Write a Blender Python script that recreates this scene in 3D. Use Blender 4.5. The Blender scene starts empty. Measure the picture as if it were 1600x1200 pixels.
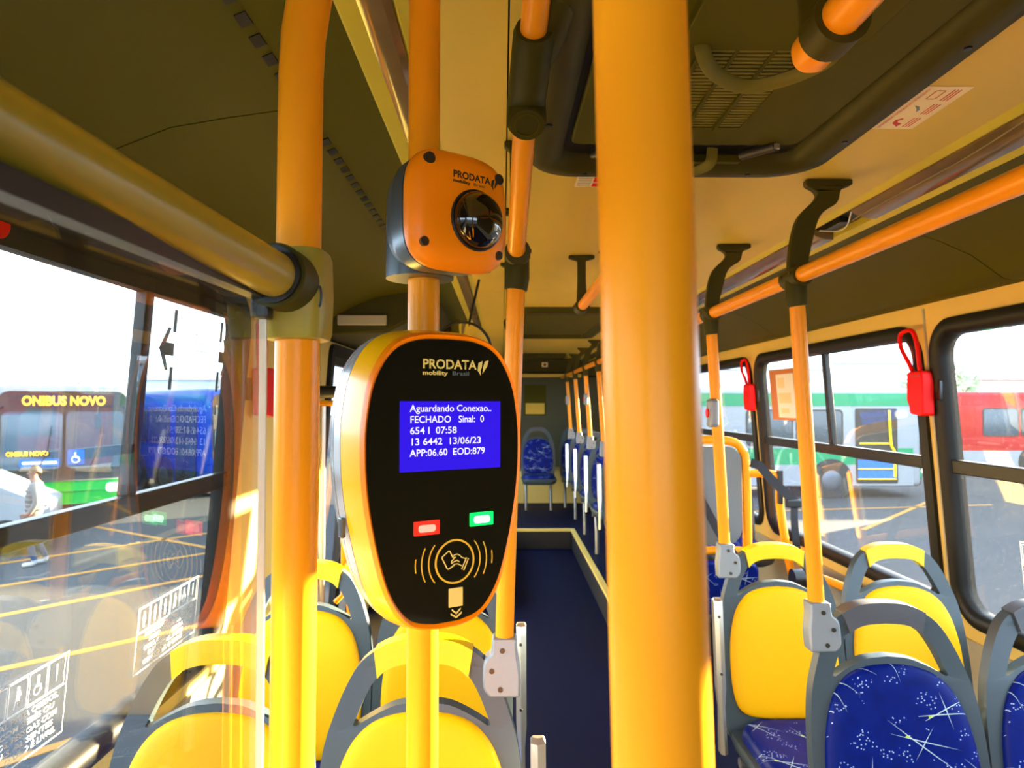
import bpy, bmesh, math, random
from mathutils import Vector, Matrix
from mathutils.geometry import tessellate_polygon

random.seed(7)
scene = bpy.context.scene
COL = scene.collection
R = math.radians

# ------------------------------------------------------------------ camera
cam_data = bpy.data.cameras.new('camera')
cam_data.sensor_width = 36.0
cam_data.lens = 36.0 * 1100 / 1600
cam_data.clip_start = 0.02
cam_data.clip_end = 400
cam_data.dof.use_dof = True
cam_data.dof.focus_distance = 0.95
cam_data.dof.aperture_fstop = 11.0
cam = bpy.data.objects.new('camera', cam_data)
COL.objects.link(cam)
cam.location = (0, 0, 1.5)
cam.rotation_euler = (R(90 + 1.56), 0, R(-0.78))
scene.camera = cam

# ------------------------------------------------------------------ sky and sun
world = bpy.data.worlds.new('sky')
scene.world = world
world.use_nodes = True
wn = world.node_tree
wn.nodes.clear()
w_out = wn.nodes.new('ShaderNodeOutputWorld')
w_bg = wn.nodes.new('ShaderNodeBackground')
w_bg.inputs['Color'].default_value = (0.68, 0.84, 1.0, 1)
w_bg.inputs['Strength'].default_value = 4.2
wn.links.new(w_bg.outputs[0], w_out.inputs[0])

sun_data = bpy.data.lights.new('sun', 'SUN')
sun_data.energy = 62.0
sun_data.angle = R(0.6)
sun_data.color = (1.0, 0.78, 0.45)
sun = bpy.data.objects.new('sun', sun_data)
COL.objects.link(sun)
SUN_DIR = Vector((0.80, 0.56, 0.18)).normalized()      # towards the sun
sun.rotation_euler = SUN_DIR.to_track_quat('Z', 'Y').to_euler()
sun.location = (20, 14, 12)

scene.view_settings.view_transform = 'Standard'
scene.view_settings.look = 'None'
scene.view_settings.gamma = 1.0
scene.view_settings.use_curve_mapping = False
scene.view_settings.exposure = 0.9
scene.cycles.transparent_max_bounces = 24
scene.cycles.max_bounces = 10
scene.cycles.diffuse_bounces = 6

# ------------------------------------------------------------------ materials
class G:
    """small node graph helper"""
    def __init__(self, m):
        self.nt = m.node_tree
    def n(self, t, **kw):
        nd = self.nt.nodes.new(t)
        for k, v in kw.items():
            setattr(nd, k, v)
        return nd
    def put(self, sock, v):
        if isinstance(v, bpy.types.NodeSocket):
            self.nt.links.new(v, sock)
        else:
            sock.default_value = v
    def m(self, op, a, b=0.0, c=0.0):
        nd = self.n('ShaderNodeMath', operation=op)
        self.put(nd.inputs[0], a); self.put(nd.inputs[1], b); self.put(nd.inputs[2], c)
        return nd.outputs[0]
    def mix(self, f, a, b):
        nd = self.n('ShaderNodeMix', data_type='RGBA')
        self.put(nd.inputs[0], f)
        self.put(nd.inputs[6], a if isinstance(a, bpy.types.NodeSocket) else (*a, 1))
        self.put(nd.inputs[7], b if isinstance(b, bpy.types.NodeSocket) else (*b, 1))
        return nd.outputs[2]

def mat(name, col, rough=0.5, metal=0.0, var=0.06, scale=40.0, bump=0.0, coat=0.0, emit=None, es=0.0, spec=0.5):
    m = bpy.data.materials.new(name)
    m.use_nodes = True
    g = G(m)
    b = m.node_tree.nodes['Principled BSDF']
    tc = g.n('ShaderNodeTexCoord')
    nz = g.n('ShaderNodeTexNoise')
    nz.inputs['Scale'].default_value = scale
    nz.inputs['Detail'].default_value = 3
    m.node_tree.links.new(tc.outputs['Object'], nz.inputs['Vector'])
    lo = tuple(max(0, c * (1 - var)) for c in col)
    hi = tuple(min(1, c * (1 + var)) for c in col)
    m.node_tree.links.new(g.mix(nz.outputs['Fac'], lo, hi), b.inputs['Base Color'])
    b.inputs['Roughness'].default_value = rough
    b.inputs['Metallic'].default_value = metal
    b.inputs['Specular IOR Level'].default_value = spec
    if coat:
        b.inputs['Coat Weight'].default_value = coat
        b.inputs['Coat Roughness'].default_value = 0.08
    if bump:
        bp = g.n('ShaderNodeBump')
        bp.inputs['Strength'].default_value = bump
        bp.inputs['Distance'].default_value = 0.002
        m.node_tree.links.new(nz.outputs['Fac'], bp.inputs['Height'])
        m.node_tree.links.new(bp.outputs[0], b.inputs['Normal'])
    if emit:
        b.inputs['Emission Color'].default_value = (*emit, 1)
        b.inputs['Emission Strength'].default_value = es
    return m

def glass_mat(name, tint=(0.96, 0.98, 1.0), ior=1.45, dust=0.0, dscale=60.0, gain=1.0):
    m = bpy.data.materials.new(name)
    m.use_nodes = True
    nt = m.node_tree
    nt.nodes.clear()
    g = G(m)
    out = g.n('ShaderNodeOutputMaterial')
    tr = g.n('ShaderNodeBsdfTransparent'); tr.inputs[0].default_value = (*tint, 1)
    gl = g.n('ShaderNodeBsdfGlossy'); gl.inputs['Roughness'].default_value = 0.0
    lw = g.n('ShaderNodeLayerWeight'); lw.inputs['Blend'].default_value = 0.5
    f0 = ((ior - 1) / (ior + 1)) ** 2
    schlick = g.m('ADD', f0, g.m('MULTIPLY', g.m('POWER', lw.outputs['Facing'], 5.0), 1 - f0))
    mx = g.n('ShaderNodeMixShader')
    nt.links.new(g.m('MULTIPLY', schlick, gain), mx.inputs[0])
    nt.links.new(tr.outputs[0], mx.inputs[1]); nt.links.new(gl.outputs[0], mx.inputs[2])
    last = mx.outputs[0]
    if dust:
        tc = g.n('ShaderNodeTexCoord')
        nz = g.n('ShaderNodeTexNoise'); nz.inputs['Scale'].default_value = dscale; nz.inputs['Detail'].default_value = 4
        nt.links.new(tc.outputs['Object'], nz.inputs['Vector'])
        vo = g.n('ShaderNodeTexVoronoi'); vo.inputs['Scale'].default_value = dscale * 1.3
        nt.links.new(tc.outputs['Object'], vo.inputs['Vector'])
        spot = g.m('MULTIPLY', g.m('LESS_THAN', vo.outputs['Distance'], 0.16), g.m('GREATER_THAN', nz.outputs['Fac'], 0.52))
        f = g.m('ADD', g.m('MULTIPLY', spot, dust * 5), g.m('MULTIPLY', nz.outputs['Fac'], dust))
        df = g.n('ShaderNodeBsdfTranslucent'); df.inputs[0].default_value = (0.9, 0.92, 0.95, 1)
        m2 = g.n('ShaderNodeMixShader')
        nt.links.new(f, m2.inputs[0]); nt.links.new(last, m2.inputs[1]); nt.links.new(df.outputs[0], m2.inputs[2])
        last = m2.outputs[0]
    nt.links.new(last, out.inputs[0])
    return m

def fabric_blue():
    """royal blue upholstery with printed slashes, lime slivers and specks"""
    m = bpy.data.materials.new('blue_printed_fabric')
    m.use_nodes = True
    nt = m.node_tree; g = G(m)
    b = nt.nodes['Principled BSDF']
    tc = g.n('ShaderNodeTexCoord')
    sx = g.n('ShaderNodeSeparateXYZ'); nt.links.new(tc.outputs['Object'], sx.inputs[0])
    cx = g.n('ShaderNodeCombineXYZ')
    nt.links.new(sx.outputs[0], cx.inputs[0])
    nt.links.new(g.m('ADD', sx.outputs[2], g.m('MULTIPLY', sx.outputs[1], 0.9)), cx.inputs[1])
    vo = g.n('ShaderNodeTexVoronoi', voronoi_dimensions='2D')
    vo.inputs['Scale'].default_value = 6.0
    vo.inputs['Randomness'].default_value = 0.75
    nt.links.new(cx.outputs[0], vo.inputs['Vector'])
    d = g.n('ShaderNodeVectorMath', operation='SUBTRACT')
    nt.links.new(cx.outputs[0], d.inputs[0]); nt.links.new(vo.outputs['Position'], d.inputs[1])
    sd = g.n('ShaderNodeSeparateXYZ'); nt.links.new(d.outputs[0], sd.inputs[0])
    sc = g.n('ShaderNodeSeparateColor'); nt.links.new(vo.outputs['Color'], sc.inputs[0])
    u, v = sd.outputs[0], sd.outputs[1]
    def line(ang_off, half, w, shift):
        a = g.m('ADD', g.m('MULTIPLY', sc.outputs[0], 1.6), ang_off)
        c, s = g.m('COSINE', a), g.m('SINE', a)
        p = g.m('ADD', g.m('MULTIPLY', u, c), g.m('MULTIPLY', v, s))
        q = g.m('ADD', g.m('SUBTRACT', g.m('MULTIPLY', v, c), g.m('MULTIPLY', u, s)), shift)
        taper = g.m('MAXIMUM', g.m('SUBTRACT', 1.0, g.m('DIVIDE', g.m('ABSOLUTE', p), half)), 0.0)
        return g.m('LESS_THAN', g.m('ABSOLUTE', q), g.m('MULTIPLY', taper, w)), p, q
    l1, p1, q1 = line(-1.4, 0.105, 0.0015, 0.009)
    l2, p2, q2 = line(-0.95, 0.085, 0.0014, -0.004)
    l3, p3, q3 = line(0.35, 0.05, 0.0012, 0.0)
    lines = g.m('MAXIMUM', g.m('MAXIMUM', l1, l2), l3)
    tri = g.m('MULTIPLY', g.m('MULTIPLY', g.m('LESS_THAN', q1, 0.0), g.m('GREATER_THAN', q2, 0.0)),
              g.m('LESS_THAN', g.m('ABSOLUTE', p1), 0.045))
    tri = g.m('MULTIPLY', tri, g.m('GREATER_THAN', q3, 0.0))
    v2 = g.n('ShaderNodeTexVoronoi', voronoi_dimensions='2D'); v2.inputs['Scale'].default_value = 95
    nt.links.new(cx.outputs[0], v2.inputs['Vector'])
    nz = g.n('ShaderNodeTexNoise'); nz.inputs['Scale'].default_value = 16
    nt.links.new(cx.outputs[0], nz.inputs['Vector'])
    speck = g.m('MULTIPLY', g.m('LESS_THAN', v2.outputs['Distance'], 0.17), g.m('GREATER_THAN', nz.outputs['Fac'], 0.57))
    c0 = g.mix(nz.outputs['Fac'], (0.0003, 0.003, 0.075), (0.0006, 0.016, 0.24))
    c1 = g.mix(g.m('MULTIPLY', speck, 0.75), c0, (0.55, 0.7, 0.9))
    c2 = g.mix(tri, c1, (0.42, 0.62, 0.02))
    c3 = g.mix(g.m('MULTIPLY', lines, 0.85), c2, (0.6, 0.8, 0.8))
    nt.links.new(c3, b.inputs['Base Color'])
    b.inputs['Roughness'].default_value = 0.45
    b.inputs['Specular IOR Level'].default_value = 0.12
    return m

M = {}
M['pole'] = mat('yellow_pole_paint', (1.0, 0.37, 0.010), 0.28, var=0.01, coat=0.0, spec=0.2)
M['rail_olive'] = mat('olive_grey_rail_paint', (0.37, 0.295, 0.03), 0.28, var=0.03, scale=12, spec=0.4)
M['clamp_olive'] = mat('olive_clamp_plastic', (0.32, 0.27, 0.035), 0.4, var=0.04, bump=0.03, scale=300, spec=0.3)
M['dark'] = mat('dark_olive_plastic', (0.050, 0.045, 0.002), 0.5, var=0.06, scale=150, bump=0.03, spec=0.2)
M['ceiling'] = mat('cream_ceiling_laminate', (0.72, 0.52, 0.08), 0.42, var=0.03, scale=3, spec=0.2)
M['strip'] = mat('lime_cream_strip', (0.70, 0.60, 0.06), 0.4, var=0.03, spec=0.2)
M['cove'] = mat('olive_cove_panel', (0.080, 0.073, 0.002), 0.6, var=0.05, scale=220, bump=0.04, spec=0.12)
M['cove_band'] = mat('olive_cove_band', (0.09, 0.085, 0.003), 0.55, var=0.05, scale=100, spec=0.12)
M['lens'] = mat('smoky_light_diffuser', (0.22, 0.15, 0.06), 0.12, var=0.35, scale=6, coat=0.1, spec=0.3)
M['wall'] = mat('cream_wall_panel', (0.84, 0.62, 0.17), 0.45, var=0.03, scale=5, spec=0.25)
M['wall_low'] = mat('grey_beige_wall_panel', (0.46, 0.42, 0.30), 0.5, var=0.05, scale=60)
M['rubber'] = mat('black_window_rubber', (0.012, 0.012, 0.010), 0.45, var=0.1, spec=0.25)
M['barblack'] = mat('black_window_bar', (0.012, 0.011, 0.008), 0.4, var=0.1)
M['seat_grey'] = mat('slate_grey_seat_plastic', (0.05, 0.075, 0.09), 0.36, var=0.06, scale=260, bump=0.06, spec=0.4)
M['seat_yellow'] = mat('yellow_vinyl_pad', (1.0, 0.52, 0.0), 0.5, var=0.03, scale=400, bump=0.05, spec=0.2)
M['cover_yellow'] = mat('lemon_yellow_handle_plastic', (0.95, 0.64, 0.0), 0.35, var=0.03, spec=0.3)
M['cover_grey'] = mat('charcoal_handle_grip', (0.07, 0.075, 0.085), 0.45, var=0.05, scale=300, bump=0.1)
M['seat_blue'] = fabric_blue()
M['bracket'] = mat('pale_grey_cast_metal', (0.27, 0.30, 0.31), 0.42, metal=0.3, var=0.04, scale=120)
M['silver'] = mat('brushed_silver', (0.66, 0.62, 0.52), 0.28, metal=0.8, var=0.05, scale=80)
M['steel'] = mat('grey_steel_tube', (0.25, 0.26, 0.28), 0.35, metal=0.7, var=0.05)
M['handle_olive'] = mat('olive_handle_plastic', (0.17, 0.15, 0.02), 0.5, spec=0.2)
M['screw'] = mat('dark_screw', (0.10, 0.09, 0.07), 0.35, metal=0.8, var=0.1)
M['floor'] = mat('navy_vinyl_floor', (0.0006, 0.003, 0.028), 0.6, var=0.3, scale=9, spec=0.15)
M['floor_dark'] = mat('black_riser', (0.01, 0.01, 0.012), 0.6, var=0.2)
M['nosing'] = mat('yellow_step_edge', (0.72, 0.58, 0.16), 0.5, var=0.1)
M['black'] = mat('black_plastic', (0.012, 0.012, 0.012), 0.35, var=0.1)
M['gloss'] = mat('black_glass_face', (0.008, 0.008, 0.006), 0.05, var=0.1, coat=0.0, spec=0.35)
M['orange'] = mat('orange_camera_shell', (1.0, 0.29, 0.003), 0.34, var=0.03, scale=90, spec=0.3)
M['val_yellow'] = mat('yellow_validator_shell', (1.0, 0.50, 0.0), 0.27, var=0.02, coat=0.15, spec=0.3)
M['val_orange'] = mat('orange_validator_bezel', (1.0, 0.27, 0.0), 0.3, var=0.02, spec=0.3)
M['val_silver'] = mat('silver_validator_side', (0.62, 0.62, 0.62), 0.22, metal=0.6, var=0.03)
M['gunmetal'] = mat('gunmetal_housing', (0.10, 0.12, 0.125), 0.3, metal=0.55, var=0.05)
M['print_cream'] = mat('cream_print', (0.85, 0.74, 0.22), 0.5, var=0.02)
M['print_white'] = mat('white_print', (0.92, 0.92, 0.88), 0.5, var=0.02)
M['print_gold'] = mat('gold_print', (0.80, 0.56, 0.04), 0.5, var=0.02)
M['print_black'] = mat('black_print', (0.02, 0.015, 0.01), 0.5, var=0.05)
M['print_grey'] = mat('grey_print', (0.16, 0.22, 0.25), 0.5, var=0.02)
M['print_red'] = mat('red_print', (0.62, 0.03, 0.012), 0.5, var=0.05)
M['paper'] = mat('white_sticker_paper', (0.88, 0.76, 0.46), 0.5, var=0.02)
M['red'] = mat('red_plastic', (0.90, 0.006, 0.003), 0.4, var=0.02, spec=0.15)
M['led_red'] = mat('red_led', (0.9, 0.02, 0.01), 0.4, emit=(1.0, 0.01, 0.004), es=1.1)
M['led_red_core'] = mat('red_led_core', (0.9, 0.1, 0.08), 0.4, emit=(1.0, 0.13, 0.09), es=2.2)
M['led_green'] = mat('green_led', (0.0, 0.6, 0.1), 0.4, emit=(0.0, 0.75, 0.08), es=1.0)
M['led_green_core'] = mat('green_led_core', (0.6, 0.9, 0.7), 0.4, emit=(0.35, 1.0, 0.5), es=5.0)
M['screen'] = mat('blue_lcd', (0.01, 0.005, 0.12), 0.06, emit=(0.022, 0.004, 0.72), es=0.6, coat=0.4)
M['screen_text'] = mat('lcd_letters', (0.6, 0.6, 0.9), 0.4, emit=(0.72, 0.72, 1.0), es=0.5)
M['dome'] = mat('smoked_dome', (0.006, 0.005, 0.004), 0.03, var=0.0, coat=1.0)
M['mirror'] = mat('mirror_silver', (0.9, 0.9, 0.9), 0.03, metal=1.0, var=0.0)
M['glass'] = glass_mat('window_glass', dust=0.003)
M['acrylic'] = glass_mat('acrylic_sheet', (0.97, 0.97, 0.95), ior=1.5, gain=1.5)
M['edge'] = mat('bright_acrylic_edge', (0.75, 0.74, 0.62), 0.25, var=0.05)
M['cable'] = mat('grey_cable', (0.35, 0.30, 0.14), 0.5)
M['belt'] = mat('black_webbing', (0.012, 0.012, 0.016), 0.55, var=0.2, scale=400, bump=0.1)
M['panel_grey'] = mat('grey_partition_vinyl', (0.17, 0.18, 0.18), 0.5, var=0.05, scale=200, bump=0.06)
M['rear_olive'] = mat('olive_grey_rear_panel', (0.10, 0.10, 0.055), 0.55, var=0.06, scale=30, spec=0.2)
M['poster_tan'] = mat('tan_poster_border', (0.62, 0.22, 0.06), 0.5, var=0.1)
M['poster_yellow'] = mat('yellow_poster', (0.85, 0.55, 0.04), 0.5, var=0.1)

# ------------------------------------------------------------------ mesh helpers
def link(o, parent=None):
    COL.objects.link(o)
    if parent is not None:
        o.parent = parent
    return o

def mesh(name, verts, faces, m=None, parent=None, smooth=None, bevel=0.0):
    me = bpy.data.meshes.new(name)
    me.from_pydata([tuple(v) for v in verts], [], faces)
    me.validate()
    bm = bmesh.new(); bm.from_mesh(me)
    bmesh.ops.remove_doubles(bm, verts=bm.verts, dist=1e-6)
    bmesh.ops.recalc_face_normals(bm, faces=bm.faces)
    bm.to_mesh(me); bm.free()
    if smooth is not None:
        me.shade_smooth()
        if smooth < 180:
            me.set_sharp_from_angle(angle=R(smooth))
    if m is not None:
        me.materials.append(M[m] if isinstance(m, str) else m)
    o = bpy.data.objects.new(name, me)
    if bevel:
        b = o.modifiers.new('bevel', 'BEVEL')
        b.width = bevel; b.segments = 2; b.limit_method = 'ANGLE'; b.angle_limit = R(35)
    return link(o, parent)

def tag(o, label, cat, group=None):
    o['label'] = label; o['category'] = cat
    if group: o['group'] = group
    return o

def struct(o):
    o['kind'] = 'structure'
    return o

def thing(name, label, cat, loc=(0, 0, 0), rz=0.0, group=None):
    o = bpy.data.objects.new(name, None)
    o.empty_display_size = 0.05
    COL.objects.link(o)
    o.location = loc; o.rotation_euler = (0, 0, rz)
    return tag(o, label, cat, group)

def box(name, lo, hi, m, parent=None, bevel=0.0):
    x0, y0, z0 = lo; x1, y1, z1 = hi
    v = [(x0, y0, z0), (x1, y0, z0), (x1, y1, z0), (x0, y1, z0), (x0, y0, z1), (x1, y0, z1), (x1, y1, z1), (x0, y1, z1)]
    f = [(0, 3, 2, 1), (4, 5, 6, 7), (0, 1, 5, 4), (1, 2, 6, 5), (2, 3, 7, 6), (3, 0, 4, 7)]
    return mesh(name, v, f, m, parent, bevel=bevel)

def boxes(name, lst, m, parent=None):
    V, F = [], []
    for lo, hi in lst:
        b = len(V)
        x0, y0, z0 = lo; x1, y1, z1 = hi
        V += [(x0, y0, z0), (x1, y0, z0), (x1, y1, z0), (x0, y1, z0), (x0, y0, z1), (x1, y0, z1), (x1, y1, z1), (x0, y1, z1)]
        F += [tuple(b + i for i in f) for f in ((0, 3, 2, 1), (4, 5, 6, 7), (0, 1, 5, 4), (1, 2, 6, 5), (2, 3, 7, 6), (3, 0, 4, 7))]
    return mesh(name, V, F, m, parent)

def loft(name, rings, m, parent=None, caps=(True, True), closed=True, smooth=40, bevel=0.0):
    n = len(rings[0]); V = [p for r in rings for p in r]; F = []
    for i in range(len(rings) - 1):
        for j in range(n if closed else n - 1):
            k = (j + 1) % n
            F.append((i * n + j, i * n + k, (i + 1) * n + k, (i + 1) * n + j))
    if caps[0]: F.append(tuple(range(n - 1, -1, -1)))
    if caps[1]: F.append(tuple((len(rings) - 1) * n + j for j in range(n)))
    return mesh(name, V, F, m, parent, smooth=smooth, bevel=bevel)

def smooth_pts(pts, n=8, closed=False):
    """Catmull-Rom through the points"""
    P = [Vector(p) for p in pts]; out = []
    N = len(P)
    for i in range(N if closed else N - 1):
        if closed:
            a, b, c, d = P[i - 1], P[i], P[(i + 1) % N], P[(i + 2) % N]
        else:
            b, c = P[i], P[i + 1]
            a = P[i - 1] if i else b * 2 - c
            d = P[i + 2] if i + 2 < N else c * 2 - b
        for k in range(n):
            t = k / n
            out.append(0.5 * ((2 * b) + (c - a) * t + (2 * a - 5 * b + 4 * c - d) * t * t + (3 * b - a - 3 * c + d) * t ** 3))
    if not closed: out.append(P[-1])
    return out

def tube(name, pts, r, m, parent=None, seg=20, closed=False, caps=True, flat=1.0, up=None):
    """round bar swept along a polyline; r may be a list; flat squashes it"""
    P = [Vector(p) for p in pts]; n = len(P); rings = []
    T = []
    for i in range(n):
        if closed: t = P[(i + 1) % n] - P[i - 1]
        else: t = P[min(i + 1, n - 1)] - P[max(i - 1, 0)]
        T.append(t.normalized())
    ref = Vector(up) if up else (Vector((0, 0, 1)) if abs(T[0].z) < 0.9 else Vector((0, 1, 0)))
    u = (ref - T[0] * ref.dot(T[0])).normalized()
    for i in range(n):
        u = (u - T[i] * u.dot(T[i])).normalized()
        w = T[i].cross(u)
        ri = r[i] if isinstance(r, (list, tuple)) else r
        rings.append([P[i] + (u * math.cos(2 * math.pi * k / seg) * flat + w * math.sin(2 * math.pi * k / seg)) * ri for k in range(seg)])
    if closed:
        rings.append(rings[0])
        return loft(name, rings, m, parent, (False, False))
    return loft(name, rings, m, parent, (caps, caps))

def plate(name, loops, mapfn, w0, w1, m, parent=None, bevel=0.0, smooth=35):
    """prism with holes: loops[0] the outline, the rest holes, in (u,v); mapfn(u,v,w) -> xyz"""
    L3 = [[Vector((p[0], p[1], 0)) for p in lp] for lp in loops]
    tris = tessellate_polygon(L3)
    flat = [p for lp in L3 for p in lp]; n = len(flat)
    V = [mapfn(p.x, p.y, w0) for p in flat] + [mapfn(p.x, p.y, w1) for p in flat]
    F = [tuple(t) for t in tris] + [tuple(n + i for i in reversed(t)) for t in tris]
    o = 0
    for lp in L3:
        k = len(lp)
        for i in range(k):
            a, b = o + i, o + (i + 1) % k
            F.append((a, b, n + b, n + a))
        o += k
    return mesh(name, V, F, m, parent, smooth=smooth, bevel=bevel)

def rrect(x0, x1, y0, y1, r, n=6):
    out = []
    for cx, cy, a in ((x1 - r, y1 - r, 0), (x0 + r, y1 - r, 90), (x0 + r, y0 + r, 180), (x1 - r, y0 + r, 270)):
        for k in range(n + 1):
            t = R(a + 90 * k / n)
            out.append((cx + r * math.cos(t), cy + r * math.sin(t)))
    return out

def circle(cx, cy, r, n=24, ry=None):
    return [(cx + r * math.cos(2 * math.pi * k / n), cy + (ry or r) * math.sin(2 * math.pi * k / n)) for k in range(n)]

def ring_frame(name, path, prof, mapfn, m, parent=None, smooth=45):
    """profile (a inward, b out of plane) swept along the closed planar path"""
    n = len(path); P = [Vector(p) for p in path]
    rings = [[] for _ in prof]
    area = sum(P[i].x * P[(i + 1) % n].y - P[(i + 1) % n].x * P[i].y for i in range(n))
    s = 1 if area > 0 else -1
    for i in range(n):
        t = (P[(i + 1) % n] - P[i - 1]).normalized()
        nn = Vector((-t.y, t.x)) * s
        for j, (a, b) in enumerate(prof):
            q = P[i] + nn * a
            rings[j].append(mapfn(q.x, q.y, b))
    rings.append(rings[0])
    return loft(name, rings, m, parent, (False, False), smooth=smooth)

def text(name, s, size, mapfn, m, parent=None, align='LEFT', depth=0.0004, sx=1.0, bold=0.0, space=1.0, fit=None):
    """flat lettering, baked to a mesh; mapfn(u,v,w) -> xyz with w out of the face"""
    cu = bpy.data.curves.new(name, 'FONT')
    cu.body = s; cu.size = size; cu.align_x = align; cu.extrude = 0.0; cu.resolution_u = 3
    cu.offset = bold; cu.space_character = space
    ob = bpy.data.objects.new(name, cu)
    COL.objects.link(ob)
    dg = bpy.context.evaluated_depsgraph_get()
    me = bpy.data.meshes.new_from_object(ob.evaluated_get(dg))
    COL.objects.unlink(ob); bpy.data.objects.remove(ob)
    if fit and len(me.vertices):
        xs = [v.co.x for v in me.vertices]; sx = fit / (max(xs) - min(xs))
    for v in me.vertices:
        v.co = mapfn(v.co.x * sx, v.co.y, depth)
    me.materials.clear(); me.materials.append(M[m] if isinstance(m, str) else m)
    me.name = name
    return link(bpy.data.objects.new(name, me), parent)

def frame_map(o, u, v):
    o, u, v = Vector(o), Vector(u).normalized(), Vector(v).normalized()
    w = u.cross(v)
    return lambda a, b, c: tuple(o + u * a + v * b + w * c)

def cyl(name, p0, p1, r, m, parent=None, seg=20, r1=None):
    return tube(name, [p0, p1], [r, r if r1 is None else r1], m, parent, seg)

# ================================================================== THE BUS SHELL
XL, XR, YF, YB = -0.86, 1.64, -2.5, 9.7

fl = struct(box('floor', (XL - .15, YF, -0.05), (XR + .15, YB, 0.0), 'floor'))
pf = struct(box('floor_platform', (0.72, 4.2, 0.0), (XR + .10, YB, 0.2), 'floor'))
box('riser', (0.712, 4.192, 0.001), (0.72, 7.3, 0.178), 'floor_dark', pf)
box('step_edge', (0.706, 4.186, 0.178), (0.745, 7.3, 0.204), 'nosing', pf)
pb = struct(box('floor_rear_platform', (XL - .10, 7.3, 0.0), (0.72, YB, 0.2), 'floor'))
box('riser', (0.05, 7.292, 0.001), (0.706, 7.3, 0.178), 'floor_dark', pb)
box('step_edge', (0.02, 7.286, 0.178), (0.745, 7.325, 0.204), 'nosing', pb)
pl = struct(box('floor_left_platform', (XL - .10, 5.2, 0.0), (0.05, 7.3, 0.2), 'floor'))
box('step_edge', (0.03, 5.2, 0.178), (0.056, 7.3, 0.204), 'nosing', pl)

TH = 0.08      # side walls lean inwards towards the roof
def wmap_r(u, v, w): return (XR + w + (1.5 - v) * TH, u, v)
def wmap_l(u, v, w): return (XL - w - (1.5 - v) * TH, u, v)

WZ0, WZ1 = 0.70, 1.80
WIN_R = [(0.85, 2.63), (2.70, 4.48), (4.56, 6.34), (6.42, 8.20)]
WIN_L = [(-1.40, 0.40), (0.48, 2.31), (4.95, 6.7), (6.8, 8.5)]
DOOR = (3.42, 4.66, 0.03, 1.78)
wall_outline = [(YF, 0.0), (YB, 0.0), (YB, 2.07), (YF, 2.07)]
wr = struct(plate('wall_right', [wall_outline] + [rrect(a, b, WZ0, WZ1, 0.13) for a, b in WIN_R], wmap_r, 0.0, 0.06, 'wall'))
wl = struct(plate('wall_left', [wall_outline] + [rrect(a, b, WZ0, 1.85, 0.13) for a, b in WIN_L]
                  + [rrect(DOOR[0], DOOR[1], DOOR[2], DOOR[3], 0.04)], wmap_l, 0.0, 0.06, 'wall'))
plate('lower_panel', [[(-2.4, 0.0), (9.6, 0.0), (9.6, 0.64), (-2.4, 0.64)]], wmap_r, -0.012, 0.0, 'wall_low', wr)
plate('lower_panel', [[(-2.4, 0.0), (3.3, 0.0), (3.3, 0.64), (-2.4, 0.64)]], wmap_l, -0.012, 0.0, 'wall_low', wl)
plate('added_dark_panel', [[(-2.4, 0.64), (0.70, 0.64), (0.70, 1.86), (-2.4, 1.86)]], wmap_r, -0.03, 0.0, 'cove', wr, bevel=0.006)  # unseen dark panel, added so the ticket reader's face mirrors less daylight
plate('pillar_seam', [[(2.658, 0.70), (2.668, 0.70), (2.668, 1.86), (2.658, 1.86)]], wmap_r, -0.004, 0.0, 'wall_low', wr)

wb = struct(box('wall_rear', (XL - .15, YB, 0.0), (XR + .15, YB + 0.06, 2.07), 'rear_olive'))
box('lower_panel', (XL, YB - 0.5, 0.2), (XR, YB, 0.62), 'wall', wb)
box('header', (XL, 9.0, 1.86), (XR, YB, 2.05), 'dark', wb)
box('header_lip', (-0.2, 8.9, 1.83), (1.0, 9.0, 1.87), 'ceiling', wb)
box('header_vent', (0.05, 8.0, 2.02), (0.72, 8.6, 2.066), 'dark', wb)
wf = struct(box('wall_front', (XL - .15, YF - 0.06, 0.0), (XR + .15, YF, 0.75), 'wall_low'))
box('header', (XL, YF - 0.06, 1.9), (XR, YF, 2.07), 'dark', wf)
ws = struct(box('window_windscreen', (XL, YF - 0.035, 0.75), (XR, YF - 0.028, 1.9), 'glass'))
rf = struct(box('ceiling_roof', (XL - 0.06, YF - 0.06, 2.10), (XR + 0.06, YB + 0.06, 2.2), 'print_white'))

# ceiling: panels with open joints
ce = struct(box('ceiling', (XL, YF, 2.088), (XR, YB, 2.10), 'dark'))
ys = [YF, 3.58, 5.45, 7.3, YB]
for i in range(4):
    for xa, xb in ((-0.135, 0.008), (0.011, 0.985)):
        box('ceiling_panel', (xa, ys[i] + 0.002, 2.07), (xb, ys[i + 1] - 0.002, 2.088), 'ceiling', ce)

# ceiling side: strips, diffusers, bands and cove panels
def run(name, prof, y0, y1, m, parent=None, smooth=30):
    return loft(name, [[(x, y0, z) for x, z in prof], [(x, y1, z) for x, z in prof]], m, parent, smooth=smooth)

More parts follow.
